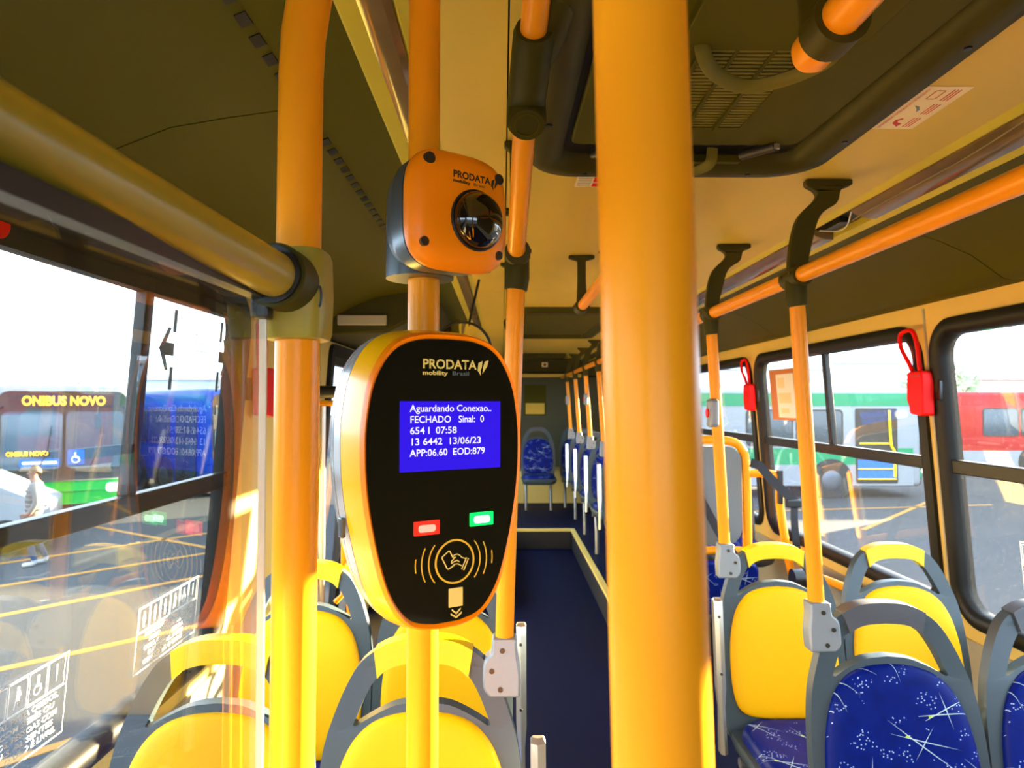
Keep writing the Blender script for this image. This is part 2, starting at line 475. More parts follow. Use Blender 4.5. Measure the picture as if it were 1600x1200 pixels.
TR = struct(run('trim_1', [(0.985, 2.070), (1.005, 2.060), (1.012, 2.062), (1.012, 2.088), (0.985, 2.088)], YF, 9.0, 'strip'))
TR2 = struct(run('trim_2', [(1.085, 2.040), (1.108, 2.030), (1.112, 2.032), (1.112, 2.088), (1.085, 2.088)], YF, 9.0, 'strip'))
TL = struct(run('trim_3', [(-0.135, 2.070), (-0.150, 2.062), (-0.155, 2.065), (-0.155, 2.088), (-0.135, 2.088)], YF, 9.0, 'strip'))
TL2 = struct(run('trim_4', [(-0.200, 2.052), (-0.226, 2.044), (-0.230, 2.046), (-0.230, 2.088), (-0.200, 2.088)], YF, 9.0, 'strip'))
for i, (a, b) in enumerate(((-2.3, 2.02), (2.28, 4.4), (4.5, 6.6), (6.7, 8.9))):
    o = run('light_diffuser', [(1.012, 2.058), (1.03, 2.046), (1.06, 2.037), (1.085, 2.036), (1.085, 2.06), (1.012, 2.07)], a, b, 'lens')
    tag(o, ['long smoky light diffuser above the near right handrail, ending at the open gap',
            'smoky light diffuser right of the ceiling just past the open gap',
            'third smoky light diffuser along the right ceiling edge, far down the bus',
            'farthest smoky light diffuser on the right ceiling edge'][i], 'light fixture', 'ceiling edge light diffusers')
for i, (a, b) in enumerate(((-2.3, 2.0), (2.05, 4.4), (4.5, 6.6), (6.7, 8.9))):
    o = run('light_diffuser', [(-0.155, 2.060), (-0.165, 2.050), (-0.185, 2.047), (-0.200, 2.049), (-0.200, 2.07), (-0.155, 2.075)], a, b, 'lens')
    tag(o, ['long smoky light diffuser overhead left, beside the centre pole top',
            'smoky light diffuser on the left ceiling edge seen below the dome camera',
            'third smoky light diffuser along the left ceiling edge, behind the ticket reader',
            'farthest smoky light diffuser on the left ceiling edge'][i], 'light fixture', 'ceiling edge light diffusers')
# the open gap in the right light channel with its ballast and wires
gp = struct(run('trim_5', [(1.012, 2.075), (1.085, 2.06), (1.085, 2.085), (1.012, 2.085)], 2.02, 2.28, 'black'))
tube('loose_wire', smooth_pts([(1.02, 2.03, 2.06), (1.04, 2.10, 2.035), (1.06, 2.2, 2.045), (1.03, 2.26, 2.06)]), 0.002, 'print_white', gp, 6)
box('ballast', (1.03, 2.12, 2.052), (1.06, 2.22, 2.07), 'black', gp)

BR = struct(run('trim_6', [(1.112, 2.034), (1.235, 2.014), (1.25, 2.005), (1.252, 2.06), (1.112, 2.088)], YF, 9.0, 'cove_band'))
prof_r = [(1.252, 2.012), (1.275, 2.006), (1.33, 1.988), (1.42, 1.948), (1.48, 1.905), (1.515, 1.880), (1.545, 1.872), (XR, 1.878), (XR, 2.08), (1.252, 2.08)]
CR = struct(run('trim_7', [(1.262, 2.03), (1.6, 1.95), (1.6, 2.08), (1.262, 2.08)], YF, 9.0, 'black'))
for i, (a, b) in enumerate(((-2.5, 0.30), (0.305, 2.10), (2.105, 3.90), (3.905, 5.70), (5.705, 7.5), (7.505, 9.0))):
    run('cove_panel', prof_r, a, b, 'cove', CR)
k = 0
slot_me = None
for i in range(64):
    y = 0.55 + i * 0.075
    if i % 24 in (22, 23): continue
    o = run('vent_slot', [(1.254, 2.0110), (1.270, 2.0068), (1.270, 2.009), (1.254, 2.0135)], 0, 0.040, 'black') if slot_me is None else bpy.data.objects.new('vent_slot', slot_me)
    if slot_me is None: slot_me = o.data; o.parent = CR
    else: link(o, CR)
    o.location = (0, y, 0)

BL = struct(run('trim_8', [(-0.230, 2.048), (-0.325, 2.018), (-0.335, 2.012), (-0.335, 2.06), (-0.230, 2.088)], YF, 9.0, 'cove_band'))
prof_l = [(-0.336, 2.016), (-0.36, 2.006), (-0.47, 1.990), (-0.57, 1.972), (-0.66, 1.935), (-0.75, 1.888), (-0.80, 1.868), (XL, 1.865), (XL, 2.08), (-0.336, 2.08)]
CL = struct(run('trim_9', [(-0.35, 2.03), (-0.8, 1.95), (-0.8, 2.08), (-0.35, 2.08)], YF, 9.0, 'black'))
for i, (a, b) in enumerate(((-2.5, 1.20), (1.204, 3.15), (4.9, 7.0), (7.004, 9.0))):
    run('cove_panel', prof_l, a, b, 'cove', CL)
slot_me = None
for i in range(48):
    y = 0.42 + i * 0.055
    if i % 16 in (14, 15): continue
    o = run('vent_slot', [(-0.338, 2.0136), (-0.353, 2.0073), (-0.353, 2.011), (-0.338, 2.017)], 0, 0.030, 'black') if slot_me is None else bpy.data.objects.new('vent_slot', slot_me)
    if slot_me is None: slot_me = o.data; o.parent = CL
    else: link(o, CL)
    o.location = (0, y, 0)

# windows
def window(n, mp, a, b, z0, z1, bar_y, bar_z=1.27, top=0.05):
    e = struct(bpy.data.objects.new('window_%d' % n, None)); COL.objects.link(e)
    prof = [(-0.008, -0.014), (0.012, -0.024), (0.036, -0.020), (0.05, -0.004), (0.05, 0.045), (-0.008, 0.05)]
    ring_frame('rubber_frame', rrect(a, b, z0, z1, 0.13, 8), prof, mp, 'rubber', e)
    if top > 0.05:
        plate('header_band', [[(a + .1, z1 - top), (b - .1, z1 - top), (b - .1, z1 - 0.045), (a + .1, z1 - 0.045)]], mp, 0.0, 0.03, 'rubber', e)
    plate('window_bar', [[(a + .045, bar_z - .028), (b - .045, bar_z - .028), (b - .045, bar_z + .022), (a + .045, bar_z + .022)]], mp, -0.002, 0.03, 'barblack', e, bevel=0.004)
    plate('mullion', [[(bar_y - .018, bar_z + .02), (bar_y + .018, bar_z + .02), (bar_y + .018, z1 - .045), (bar_y - .018, z1 - .045)]], mp, 0.0, 0.03, 'barblack', e, bevel=0.004)
    for ya, yb, za, zb in ((a + .04, bar_y, bar_z, z1 - .04), (bar_y, b - .04, bar_z, z1 - .04), (a + .04, b - .04, z0 + .04, bar_z)):
        rr = 0.07
        lp = rrect(ya, yb, za, zb, 0.002, 1)
        if zb < z1 - .1: lp = rrect(ya, yb, za, zb + 0.1, rr, 5); lp = [(p[0], min(p[1], zb)) for p in lp]
        plate('pane', [lp], mp, 0.014, 0.019, 'glass', e)
    return e
window(1, wmap_r, *WIN_R[0], WZ0, WZ1, 1.74)
window(2, wmap_r, *WIN_R[1], WZ0, WZ1, 3.54)
window(3, wmap_r, *WIN_R[2], WZ0, WZ1, 5.45)
window(4, wmap_r, *WIN_R[3], WZ0, WZ1, 7.3)
window(5, wmap_l, *WIN_L[0], WZ0, 1.85, -0.5, 1.26, 0.085)
window(6, wmap_l, *WIN_L[1], WZ0, 1.85, 1.69, 1.26, 0.085)
window(7, wmap_l, *WIN_L[2], WZ0, 1.85, 5.8, 1.26, 0.085)
window(8, wmap_l, *WIN_L[3], WZ0, 1.85, 7.6, 1.26, 0.085)

# rear exit door on the left with its header
dr = struct(bpy.data.objects.new('door_1', None)); COL.objects.link(dr)
ring_frame('door_frame', rrect(DOOR[0], DOOR[1], DOOR[2], DOOR[3], 0.04, 3), [(-0.01, -0.02), (0.045, -0.02), (0.045, 0.05), (-0.01, 0.05)], wmap_l, 'rubber', dr)
mid = (DOOR[0] + DOOR[1]) / 2
for ya, yb in ((DOOR[0] + .04, mid - .005), (mid + .005, DOOR[1] - .04)):
    lf = ring_frame('door_leaf', rrect(ya, yb, 0.08, 1.74, 0.05, 4), [(0, -0.012), (0.05, -0.012), (0.05, 0.025), (0, 0.025)], wmap_l, 'barblack', dr)
    plate('pane', [rrect(ya + .04, yb - .04, 0.12, 1.70, 0.04, 3)], wmap_l, 0.005, 0.01, 'glass', lf)
    tube('grab_handle', [(XL + .02, ya + .12, 0.5), (XL + .06, ya + .12, 0.54), (XL + .06, ya + .12, 1.38), (XL + .02, ya + .12, 1.42)], 0.013, 'pole', lf, 12)
hd = thing('door_header', 'dark header box over the left rear exit door', 'door header', (-0.62, 3.95, 1.80))
loft('cover', [[(x, y, z) for x, z in ((0.30, 0.24), (0.26, 0.10), (0.10, 0.02), (-0.23, 0.0), (-0.235, 0.26))] for y in (-0.78, 0.82)], 'dark', hd, bevel=0.012)
box('inspection_plate', (-0.12, -0.796, 0.05), (0.10, -0.781, 0.095), 'wall_low', hd, 0.004)
cyl('door_shaft', (-0.22, -0.80, -0.25), (0.02, -0.80, -0.25), 0.028, 'black', hd)
box('shaft_mount', (-0.235, -0.83, -0.30), (-0.2, -0.77, -0.02), 'black', hd, 0.004)

# ================================================================== ROOF HATCHES
def hatch(label, x0, x1, y0, y1, full):
    t = thing('roof_hatch', label, 'roof hatch', ((x0 + x1) / 2, (y0 + y1) / 2, 2.07), group='roof hatches')
    hx, hy = (x1 - x0) / 2, (y1 - y0) / 2
    mp = lambda u, v, w: (u, v, w)
    ring_frame('hatch_frame', rrect(-hx, hx, -hy, hy, 0.13, 8), [(0, 0.0), (0.004, -0.022), (0.02, -0.036), (0.06, -0.038), (0.085, -0.02), (0.09, 0.0)], mp, 'dark', t)
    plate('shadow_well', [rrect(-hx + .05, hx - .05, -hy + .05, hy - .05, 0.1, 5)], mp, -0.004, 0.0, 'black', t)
    # cover panel hung a little open, lower at the front end
    def cm(u, v, w): return (u, v, -0.012 - 0.012 * (v / hy) * -1 + w - 0.004 * abs(u))
    cp = plate('cover_panel', [rrect(-hx + .10, hx - .105, -hy + .10, hy - .175, 0.025, 3)], cm, -0.012, 0.0, 'cove', t, bevel=0.004)
    if not full: return t
    # raised middle tray near the front
    plate('cover_tray', [rrect(-0.13, 0.14, -hy + .14, -0.10, 0.03, 4)], cm, -0.03, -0.012, 'cove', t, bevel=0.006)
    # ventilation grille
    gy0, gy1 = -0.09, 0.245
    gr = ring_frame('grille_frame', rrect(-0.09, 0.085, gy0, gy1, 0.006, 2), [(0, -0.012), (0, -0.020), (0.008, -0.020), (0.008, -0.012)], lambda u, v, w: cm(u, v, w), 'cove', t)
    plate('grille_back', [rrect(-0.085, 0.08, gy0 + .004, gy1 - .004, 0.004, 1)], cm, -0.0135, -0.0125, 'black', gr)
    sl = []
    for i in range(25):
        y = gy0 + 0.012 + i * 0.0128
        z = cm(0, y, 0)[2]
        sl.append(((-0.084, y, z - 0.018), (0.079, y + 0.0066, z - 0.0136)))
    o = boxes('grille_slats', sl, 'handle_olive', gr); o['kind'] = 'stuff'
    for x in (-0.036, 0.022):
        box('grille_rib', (x, gy0 + .006, cm(0, gy0, 0)[2] - .0195), (x + .006, gy1 - .006, cm(0, gy1, 0)[2] - .0135), 'cove', gr)
    # release handles: a shallow curved bar, and a second one at the rear edge
    hz = -0.058
    for yc, bow, hw in ((-0.115, 0.085, 0.098), (0.345, 0.05, 0.055)):
        pts = smooth_pts([(-hw, yc, hz + .03), (-hw + .004, yc + .004, hz), (-hw * .6, yc + bow * .62, hz - .006), (0, yc + bow, hz - .008), (hw * .6, yc + bow * .62, hz - .006), (hw - .004, yc + .004, hz), (hw, yc, hz + .03)])
        tube('release_handle', pts, 0.012, 'handle_olive', t, 10, flat=0.5)
    for x in (-0.19, 0.14):
        a = cyl('hinge_arm', (x, hy - .12, -0.018), (x + .05, hy - .19, -0.022), 0.012, 'screw', t, 10)
        cyl('hinge_bolt', (x + .05, hy - .19, -0.03), (x + .05, hy - .19, -0.02), 0.008, 'silver', a, 8)
    box('hinge_rail', (-0.05, hy - .11, -0.03), (0.14, hy - .095, -0.015), 'cove', t)
    for x, y in ((-hx + .045, 0.2), (hx - .04, 0.28), (hx - .04, -0.1), (0.18, hy - .045), (-0.2, hy - .045)):
        cyl('frame_screw', (x, y, -0.040), (x, y, -0.034), 0.006, 'black', t, 8)
    return t
hatch('large dark roof hatch with vent grille and curved handle, nearest overhead', 0.045, 0.738, 0.60, 1.665, True)
hatch('second dark roof hatch, small in the distance over the aisle', 0.045, 0.755, 4.15, 5.85, False)

# ================================================================== POLES, RAILS, HANGERS
def pole_thing(name, label, pts, r=0.019, group=None, m='pole', seg=28):
    o = tube(name, pts, r, m, None, seg)
    return tag(o, label, 'handrail' if 'rail' in name else 'pole', group)

# three big uprights near the camera
near = pole_thing('grab_pole', 'thick yellow grab pole closest to the camera, right of centre, out of focus', [(0.0845, 0.220, 0.0), (0.0605, 0.285, 1.5), (0.0514, 0.310, 2.07)], 0.0195, seg=40)
mid_p = pole_thing('grab_pole', 'yellow grab pole carrying the dome camera and the ticket reader', [(-0.094, 0.838, 0.0), (-0.094, 0.838, 2.06)], 0.0188, seg=40)
lp = thing('grab_pole', 'yellow grab pole bending at its top, beside the clear partition', 'pole', (-0.190, 0.645, 0))
tube('upright', [(-0.006, 0, 0), (0, 0, 1.0), (0.003, 0, 1.60), (0.004, 0, 1.80), (0.006, 0, 1.84), (0.012, 0, 1.88), (0.022, 0, 1.92), (0.036, 0.0, 1.96), (0.055, 0.0, 2.0), (0.075, 0, 2.05)], 0.0200, 'pole', lp, 36)

# olive rail along the top of the clear partition, with its clamp on the pole
gr = thing('grab_rail', 'dull olive grab rail along the top of the clear partition', 'handrail', (-0.2, 0.645, 1.618))
tube('bar', [(0.0115, -0.035, -0.0115), (-0.021, -0.335, 0.003), (-0.088, -0.95, 0.033)], 0.0190, 'rail_olive', gr, 32)
cl = thing('pole_clamp', 'olive clamp joining the partition rail to the bent pole', 'clamp', (-0.188, 0.645, 1.598))
def sq(cx, cy, cz, hx, hy, p=4.0, n=40):
    out = []
    for k in range(n):
        a = 2 * math.pi * k / n
        c, s = math.cos(a), math.sin(a)
        out.append((cx + hx * math.copysign(abs(c) ** (2 / p), c), cy + hy * math.copysign(abs(s) ** (2 / p), s), cz))
    return out
loft('clamp_body', [sq(0.0, 0, z, hx, hy) for z, hx, hy in ((-0.041, 0.024, 0.024), (-0.040, 0.027, 0.027), (-0.034, 0.029, 0.029), (0.0, 0.030, 0.030), (0.034, 0.029, 0.029), (0.040, 0.027, 0.027), (0.041, 0.024, 0.024))], 'clamp_olive', cl, smooth=50)
cyl('socket', (-0.004, -0.054, 0.010), (0.0, -0.01, 0.008), 0.0275, 'dark', cl, 28)
cyl('socket_lip', (-0.005, -0.058, 0.010), (-0.004, -0.050, 0.010), 0.0245, 'black', cl, 28)
for x, z in ((0.012, 0.002), (0.0265, -0.004)):
    tube('clip_mark', [(x + 0.002 * math.sin(a), -0.0295 + (0.004 if x > .02 else 0), z + 0.009 * math.cos(a)) for a in [R(d) for d in range(0, 181, 20)]], 0.0011, 'black', cl, 6)
# clear partition under that rail
pt = thing('clear_partition', 'clear acrylic partition sheet hanging below the olive rail at left', 'partition', (-0.205, 0.605, 0.55), R(-1.5))
box('sheet', (-0.003, -0.9, 0.0), (0.002, 0.0, 1.045), 'acrylic', pt)
box('top_seal', (-0.007, -0.9, 1.038), (0.006, -0.004, 1.050), 'black', pt)
box('edge_strip', (-0.0035, 0.0, 0.0), (0.0025, 0.003, 1.03), 'edge', pt)
box('seal_end', (-0.007, -0.012, 1.022), (0.007, 0.006, 1.045), 'black', pt, 0.002)
cyl('lower_mount', (-0.0, -0.9, -0.015), (0.0, 0.0, -0.015), 0.017, 'pole', pt)

# hangers with tee joints
def hanger(label, x, y, sgn, zbase=1.82, dx=0.085, plug=False, down=True, top=2.068, fw=0.0):
    t = thing('ceiling_hanger', label, 'bracket', (x, y, zbase), group='dark ceiling hangers of the handrails')
    h = top - zbase
    L = smooth_pts([(-0.022, 0.0), (-0.016, h * .3), (0.004, h * .6), (dx - .035, h * .80), (dx - .036, h - .030), (dx - .058, h - .016), (dx - .060, h)], 5)
    Rr = smooth_pts([(dx + .058, h), (dx + .056, h - .014), (dx + .030, h - .026), (dx + .018, h - .06), (0.060, h * .62), (0.036, h * .3), (0.022, 0.0)], 5)
    lp = [(p.x * sgn, p.y) for p in L + Rr]
    if fw: lp = [(-0.02, 0), (-0.016, h * .5), (-0.016, h - .02), (-fw, h - .01), (-fw, h), (fw, h), (fw, h - .01), (0.016, h - .02), (0.016, h * .5), (0.02, 0)]
    plate('arm', [lp], lambda u, v, w: (u, w, v), -0.012, 0.012, 'dark', t, bevel=0.003)
    cyl('tee_sleeve', (0, -0.045, 0), (0, 0.045, 0), 0.0275, 'dark', t, 20)
    if down:
        tube('socket', [(0, 0, 0.0), (0, 0, -0.05), (0.003 * sgn, 0, -0.075)], [0.0265, 0.0265, 0.0245], 'dark', t, 20)
    if plug:
        cyl('socket_plug', (0, 0, -0.0762), (0, 0, -0.072), 0.019, 'black', t, 20)
        ring = tube('plug_ring', [(0.0155 * math.cos(R(a)), 0.0155 * math.sin(R(a)), -0.0762) for a in range(0, 360, 18)], 0.0012, 'cove', t, 6, closed=True)
    for dy in (-0.03, 0.03):
        cyl('bolt', (-0.026 * sgn, dy, 0.004), (-0.0295 * sgn, dy, 0.004), 0.005, 'screw', t, 8)
    return t

RX, RZ = 0.745, 1.82
pole_thing('overhead_rail', 'long yellow overhead rail running down the right side of the aisle', [(RX, -0.9, RZ), (RX, 8.75, RZ)], 0.0200)
LX = 0.032
pole_thing('overhead_rail', 'yellow overhead rail on the left of the aisle, seen end on beside the dome camera', [(0.047, 0.70, 2.055), (0.045, 0.93, 2.035), (0.036, 1.12, 1.955), (0.029, 1.46, RZ + .008), (LX, 1.52, RZ), (LX, 2.95, RZ)], 0.0190)
pole_thing('overhead_rail', 'yellow overhead rail left of the aisle, behind the ticket reader', [(LX, 4.95, RZ), (LX, 8.4, RZ)], 0.0190)
sr = thing('overhead_rail', 'short yellow overhead rail ending in a round cap, upper right corner', 'handrail', (0.322, 0.075, 1.868), group=None)
tube('bar', [(0.0, -0.9, 0), (0, 0.590, 0)], 0.0195, 'pole', sr, 28)
tube('end_cap', [(0, 0.60, -0.001), (0, 0.645, -0.003), (0.0, 0.656, -0.003), (0, 0.660, -0.003)], [0.0215, 0.0215, 0.016, 0.005], 'pole', sr, 28)
tube('end_collar', [(0.001, 0.578, 0), (0.001, 0.615, 0)], 0.0275, 'dark', sr, 28)
tube('ceiling_post', smooth_pts([(-0.008, 0.60, 0.0), (-0.006, 0.612, 0.05), (0.0, 0.64, 0.12), (0.0, 0.655, 0.198)]), [0.022] * 24 + [0.026], 'dark', sr, 18)

pole_thing('overhead_rail', 'short yellow overhead rail in the ceiling middle, ending left of the near pole', [(0.305, 1.80, 1.872), (0.305, 2.72, 1.872)], 0.0190)
hang_r = [(0.42, 'out of view'), (1.77, 'dark ceiling hanger nearest on the right rail, above the blue seats'),
          (2.50, 'second dark ceiling hanger on the right rail, left of the open light gap'),
          (3.75, 'third dark ceiling hanger along the right rail, beside the yellow pole edge'),
          (5.45, 'fourth dark ceiling hanger along the right rail, over the far blue seats'),
          (6.30, 'fifth dark ceiling hanger along the right rail, over the far blue seats'),
          (7.20, 'sixth dark ceiling hanger along the right rail, near the rear wall'),
          (8.10, 'last dark ceiling hanger on the right rail, nearest the rear wall')]
for y, lb in hang_r[1:]:
    hanger(lb, RX, y, 1, down=(y != 3.75))
bh = thing('ceiling_hanger', 'large dark ceiling hanger left of the roof hatch, its lower socket plugged', 'bracket', (0.040, 1.05, 1.985), group='dark ceiling hangers of the handrails')
tube('tee_sleeve', [(0.004, -0.085, 0.036), (0.004, -0.075, 0.033), (0.0, 0.0, 0.003), (-0.004, 0.065, -0.025), (-0.004, 0.07, -0.027)], [0.026, 0.0295, 0.030, 0.0295, 0.026], 'dark', bh, 24)
tube('socket', [(-0.002, 0.055, -0.012), (-0.002, 0.035, -0.048), (-0.002, 0.031, -0.054)], [0.031, 0.031, 0.027], 'dark', bh, 24)
ring_frame('plug_ring', circle(0, 0, 0.019, 24), [(-0.001, 0), (-0.001, 0.0012), (0.001, 0.0012), (0.001, 0)], frame_map((-0.002, 0.0305, -0.0545), (1, 0, 0), (0, 0.82, -0.57)), 'cove', bh)
tube('arm', smooth_pts([(0.006, -0.02, 0.015), (0.022, -0.05, 0.03), (0.036, -0.10, 0.052), (0.05, -0.16, 0.078)]), 0.024, 'dark', bh, 14, flat=0.6)
cyl('flange', (0.05, -0.16, 0.07), (0.05, -0.16, 0.085), 0.04, 'dark', bh, 20)
hanger('dark ceiling hanger above the left front seats, behind the dome camera', LX, 1.52, -1, fw=0.028)
hanger('dark ceiling hanger on the left rail, partly hidden by the left seat pole', LX, 2.85, -1, fw=0.04, down=False)

hanger('small upright ceiling hanger left of the near pole, holding the short middle rail', 0.305, 2.70, 1, zbase=1.872, fw=0.05, down=False)
hanger('upright ceiling hanger hidden behind the near pole, front end of the middle rail', 0.305, 1.83, 1, zbase=1.872, fw=0.05, down=False)

def seat_pole(label, x, y, ztop, x2, z2, sgn, group='yellow seat poles', button=None):
    t = thing('seat_pole', label, 'pole', (x2, y, z2), group=group)
    dx = x - x2; h = ztop - z2
    tube('tube', [(0, 0, -0.03), (dx * .12, 0, h * .12), (dx, 0, h)], 0.0195, 'pole', t, 24)
    # cast foot: a neck around the tube and a cheek bolted to the seat handle
    pr = smooth_pts([(-0.027, 0.0), (-0.028, -0.03), (-0.034, -0.07), (-0.033, -0.115)], 3) + smooth_pts([(0.030, -0.115), (0.044, -0.095), (0.043, -0.045), (0.028, -0.030), (0.026, 0.0)], 3)
    fb = plate('foot_bracket', [[(p.x * sgn, p.y) for p in pr]], lambda u, v, w: (u, w + 0.15 * v, v), -0.026, 0.02, 'bracket', t, bevel=0.007)
    for u, v in ((0.004, -0.022), (0.026, -0.062), (0.008, -0.098)):
        cyl('screw', (u * sgn, -0.0285 + .15 * v, v), (u * sgn, -0.022 + .15 * v, v), 0.0055, 'screw', fb, 10)
    if button:
        z = button
        b = box('stop_button', (-0.030 * 1, -0.03, z - .05), (0.004, 0.024, z + .05), 'bracket', t, 0.01)
        b.location = (dx * z / h - 0.004, -0.006, 0)
        cyl('push_button', (-0.035, -0.005, z), (-0.028, -0.005, z), 0.016, 'red', b, 16)
    return t
seat_pole('yellow seat pole bolted to the near blue seat', RX + .002, 1.77, 1.76, RX + 0.043, 1.005, 1)
seat_pole('yellow seat pole with a red stop button, bolted to the right yellow seat', RX + .002, 2.50, 1.76, RX + 0.043, 1.005, 1, button=0.46)
far_lab = ['first of the four far yellow seat poles in view, nearest', 'second of the four far yellow seat poles, with a grey stop button',
           'third of the four far yellow seat poles', 'farthest of the four far yellow seat poles, with a grey stop button']
for (y, lb, bt) in zip((5.45, 6.30, 7.20, 8.10), far_lab, (None, 0.33, None, 0.33)):
    seat_pole(lb, RX + .002, y, 1.76, RX + 0.04, 1.205, 1, button=bt)
seat_pole('yellow seat pole between the ticket reader and the aisle, bolted to the left front seat', LX - .002, 1.52, 1.76, LX - 0.028, 1.003, -1)
tag(tube('grab_pole', smooth_pts([(-0.70, 3.28, 0.0), (-0.70, 3.28, 0.9), (-0.70, 3.28, 1.53)]), 0.017, 'pole'), 'thin yellow pole by the rear exit door, left of the ticket reader', 'pole')
dp = thing('door_barrier', 'yellow barrier frame beside the rear exit door', 'barrier', (-0.78, 3.25, 0))
tube('crossbar', [(0.06, 0.03, 1.50), (-0.08, 0.03, 1.50)], 0.014, 'pole', dp, 12)
tube('post', [(-0.06, 0.06, 0.0), (-0.06, 0.06, 1.50)], 0.014, 'silver', dp, 12)

# ================================================================== SEATS
def sym(half):
    """mirror a half outline (top centre first, bottom centre last) into a closed loop"""
    return [(p[0], p[1]) for p in half] + [(-p[0], p[1]) for p in reversed(half) if abs(p[0]) > 1e-6]
OUT_H = [(p.x, p.y) for p in smooth_pts([(0, 1.0), (.05, .997), (.09, .984), (.130, .957), (.158, .913), (.180, .86), (.198, .80), (.208, .72), (.211, .64), (.211, .56), (.206, .48), (.20, .42), (.18, .385), (.12, .372), (0, .37)], 3)]
HOLE_H = [(p.x, p.y) for p in smooth_pts([(0, .958), (.045, .955), (.078, .944), (.100, .922), (.120, .888), (.138, .846), (.142, .836)], 4)] + \
         [(p.x, p.y) for p in smooth_pts([(.136, .834), (.10, .854), (.055, .872), (0, .878)], 4)]
PAD_H = [(p.x, p.y) for p in smooth_pts([(0, .862), (.055, .857), (.103, .841), (.140, .808), (.165, .755), (.180, .68), (.184, .60), (.180, .53), (.165, .480), (.13, .455), (.07, .446), (0, .444)], 3)]
def smap(u, v, w): return (u, (v - 1.0) * 0.20 - w - 0.2 * u * u, v)

seat_mesh = {}
def part(key, maker, parent, name=None):
    """first call builds, later ones share the mesh data"""
    if key not in seat_mesh:
        o = maker(); o.parent = parent; seat_mesh[key] = o
        return o
    src = seat_mesh[key]
    o = src.copy(); COL.objects.link(o); o.parent = parent
    return o

def pad_rings(half, back, front):
    lp = sym(half)
    cx = 0.0; cy = (max(p[1] for p in lp) + min(p[1] for p in lp)) / 2
    rings = []
    for s, w in ((1.0, back), (1.0, back + (front - back) * .35), (0.985, back + (front - back) * .62), (0.95, back + (front - back) * .80), (0.86, back + (front - back) * .92), (0.7, front), (0.4, front * .97), (0.12, front * .96)):
        rings.append([smap(cx + (p[0] - cx) * s, cy + (p[1] - cy) * s, w) for p in lp])
    return rings

def seat(label, x, y, z, style, arm=0, group='passenger seats'):
    t = thing('bus_seat', label, 'seat', (x, y, z), group=group)
    part('shell', lambda: plate('back_shell', [sym(OUT_H), sym(HOLE_H)], smap, -0.022, 0.010, 'seat_grey', bevel=0.008), t)
    pm = 'seat_yellow' if style == 'yellow' else 'seat_blue'
    part('pad' + style, lambda: loft('backrest_pad', pad_rings(PAD_H, 0.008, 0.034), pm, smooth=60), t)
    # grip sleeve over the top of the handle
    cov = 'cover_yellow' if style == 'yellow' else 'cover_grey'
    def grip():
        hw = 0.112 if style == 'yellow' else 0.105
        top = [p for p in OUT_H if p[0] <= hw and p[1] > .9]; bot = [p for p in HOLE_H if p[0] <= hw * .86 and p[1] > .9]
        lp = [(p[0], p[1] + .003) for p in top] + [(p[0], p[1] - .003) for p in reversed(bot)] + [(-p[0], p[1] - .003) for p in bot if p[0] > 0] + [(-p[0], p[1] + .003) for p in reversed(top) if p[0] > 0]
        return plate('handle_grip', [lp], smap, -0.026, 0.018, cov, bevel=0.006)
    part('grip' + style, grip, t)
    def pan():
        rings = []
        for zz, s, d in ((0.345, 0.80, 0.03), (0.36, 0.93, 0.01), (0.395, 1.0, 0.0), (0.412, 0.98, 0.0)):
            rings.append([(p[0] * s, p[1] + d, zz) for p in rrect(-0.206, 0.206, -0.545, -0.09, 0.09, 6)])
        return loft('seat_pan', rings, 'seat_grey', smooth=50)
    part('pan', pan, t)
    def cushion():
        rings = []
        for zz, s in ((0.405, 1.0), (0.425, 1.0), (0.440, 0.975), (0.449, 0.92), (0.452, 0.7), (0.447, 0.3)):
            rings.append([(p[0] * s, -0.32 + (p[1] + 0.32) * s, zz) for p in rrect(-0.185, 0.185, -0.52, -0.125, 0.10, 6)])
        return loft('seat_cushion', rings, 'seat_blue', smooth=60)
    part('cushion', cushion, t)
    part('lowerback', lambda: loft('lower_back', [[(p[0], -0.115 - d, p[1]) for p in rrect(-0.2, 0.2, 0.36, 0.47, 0.04, 4)] for d in (-0.02, 0.01)], 'seat_grey', bevel=0.008), t)
    for sx in (-1, 1):
        part('leg%d' % sx, lambda: tube('leg', [(sx * .15, -0.14, 0.36), (sx * .15, -0.2, 0.2), (sx * .15, -0.22, 0.004)], 0.018, 'steel', None, 12), t)
    part('bar', lambda: tube('crossbar', [(-0.19, -0.2, 0.335), (0.19, -0.2, 0.335)], 0.018, 'steel', None, 12), t)
    if arm:
        def mk_arm():
            ax = arm * 0.236
            def ring(zz, hx, hy, off=0.0):
                yy = (zz - 1.0) * 0.12 - 0.105 + off
                return [(ax - hx, yy - hy * .5, zz), (ax - hx * .1, yy - hy, zz), (ax + hx, yy - hy * .5, zz), (ax + hx, yy + hy, zz), (ax - hx, yy + hy, zz)]
            return loft('armrest', [ring(0.845, .010, .006, 0.004), ring(0.838, .0145, .016), ring(0.81, .0145, .020), ring(0.56, .0145, .020), ring(0.50, .010, .014), ring(0.36, .012, .02)], 'silver', None, smooth=25)
        a = part('arm%d' % arm, mk_arm, t)
        for k, zz in enumerate((0.79, 0.61)):
            part('armscrew%d%d' % (arm, k), lambda: cyl('screw', (arm * .236 - .002, (zz - 1) * .12 - .128, zz), (arm * .236 - .002, (zz - 1) * .12 - .123, zz), 0.0045, 'screw', None, 8), a)
    return t

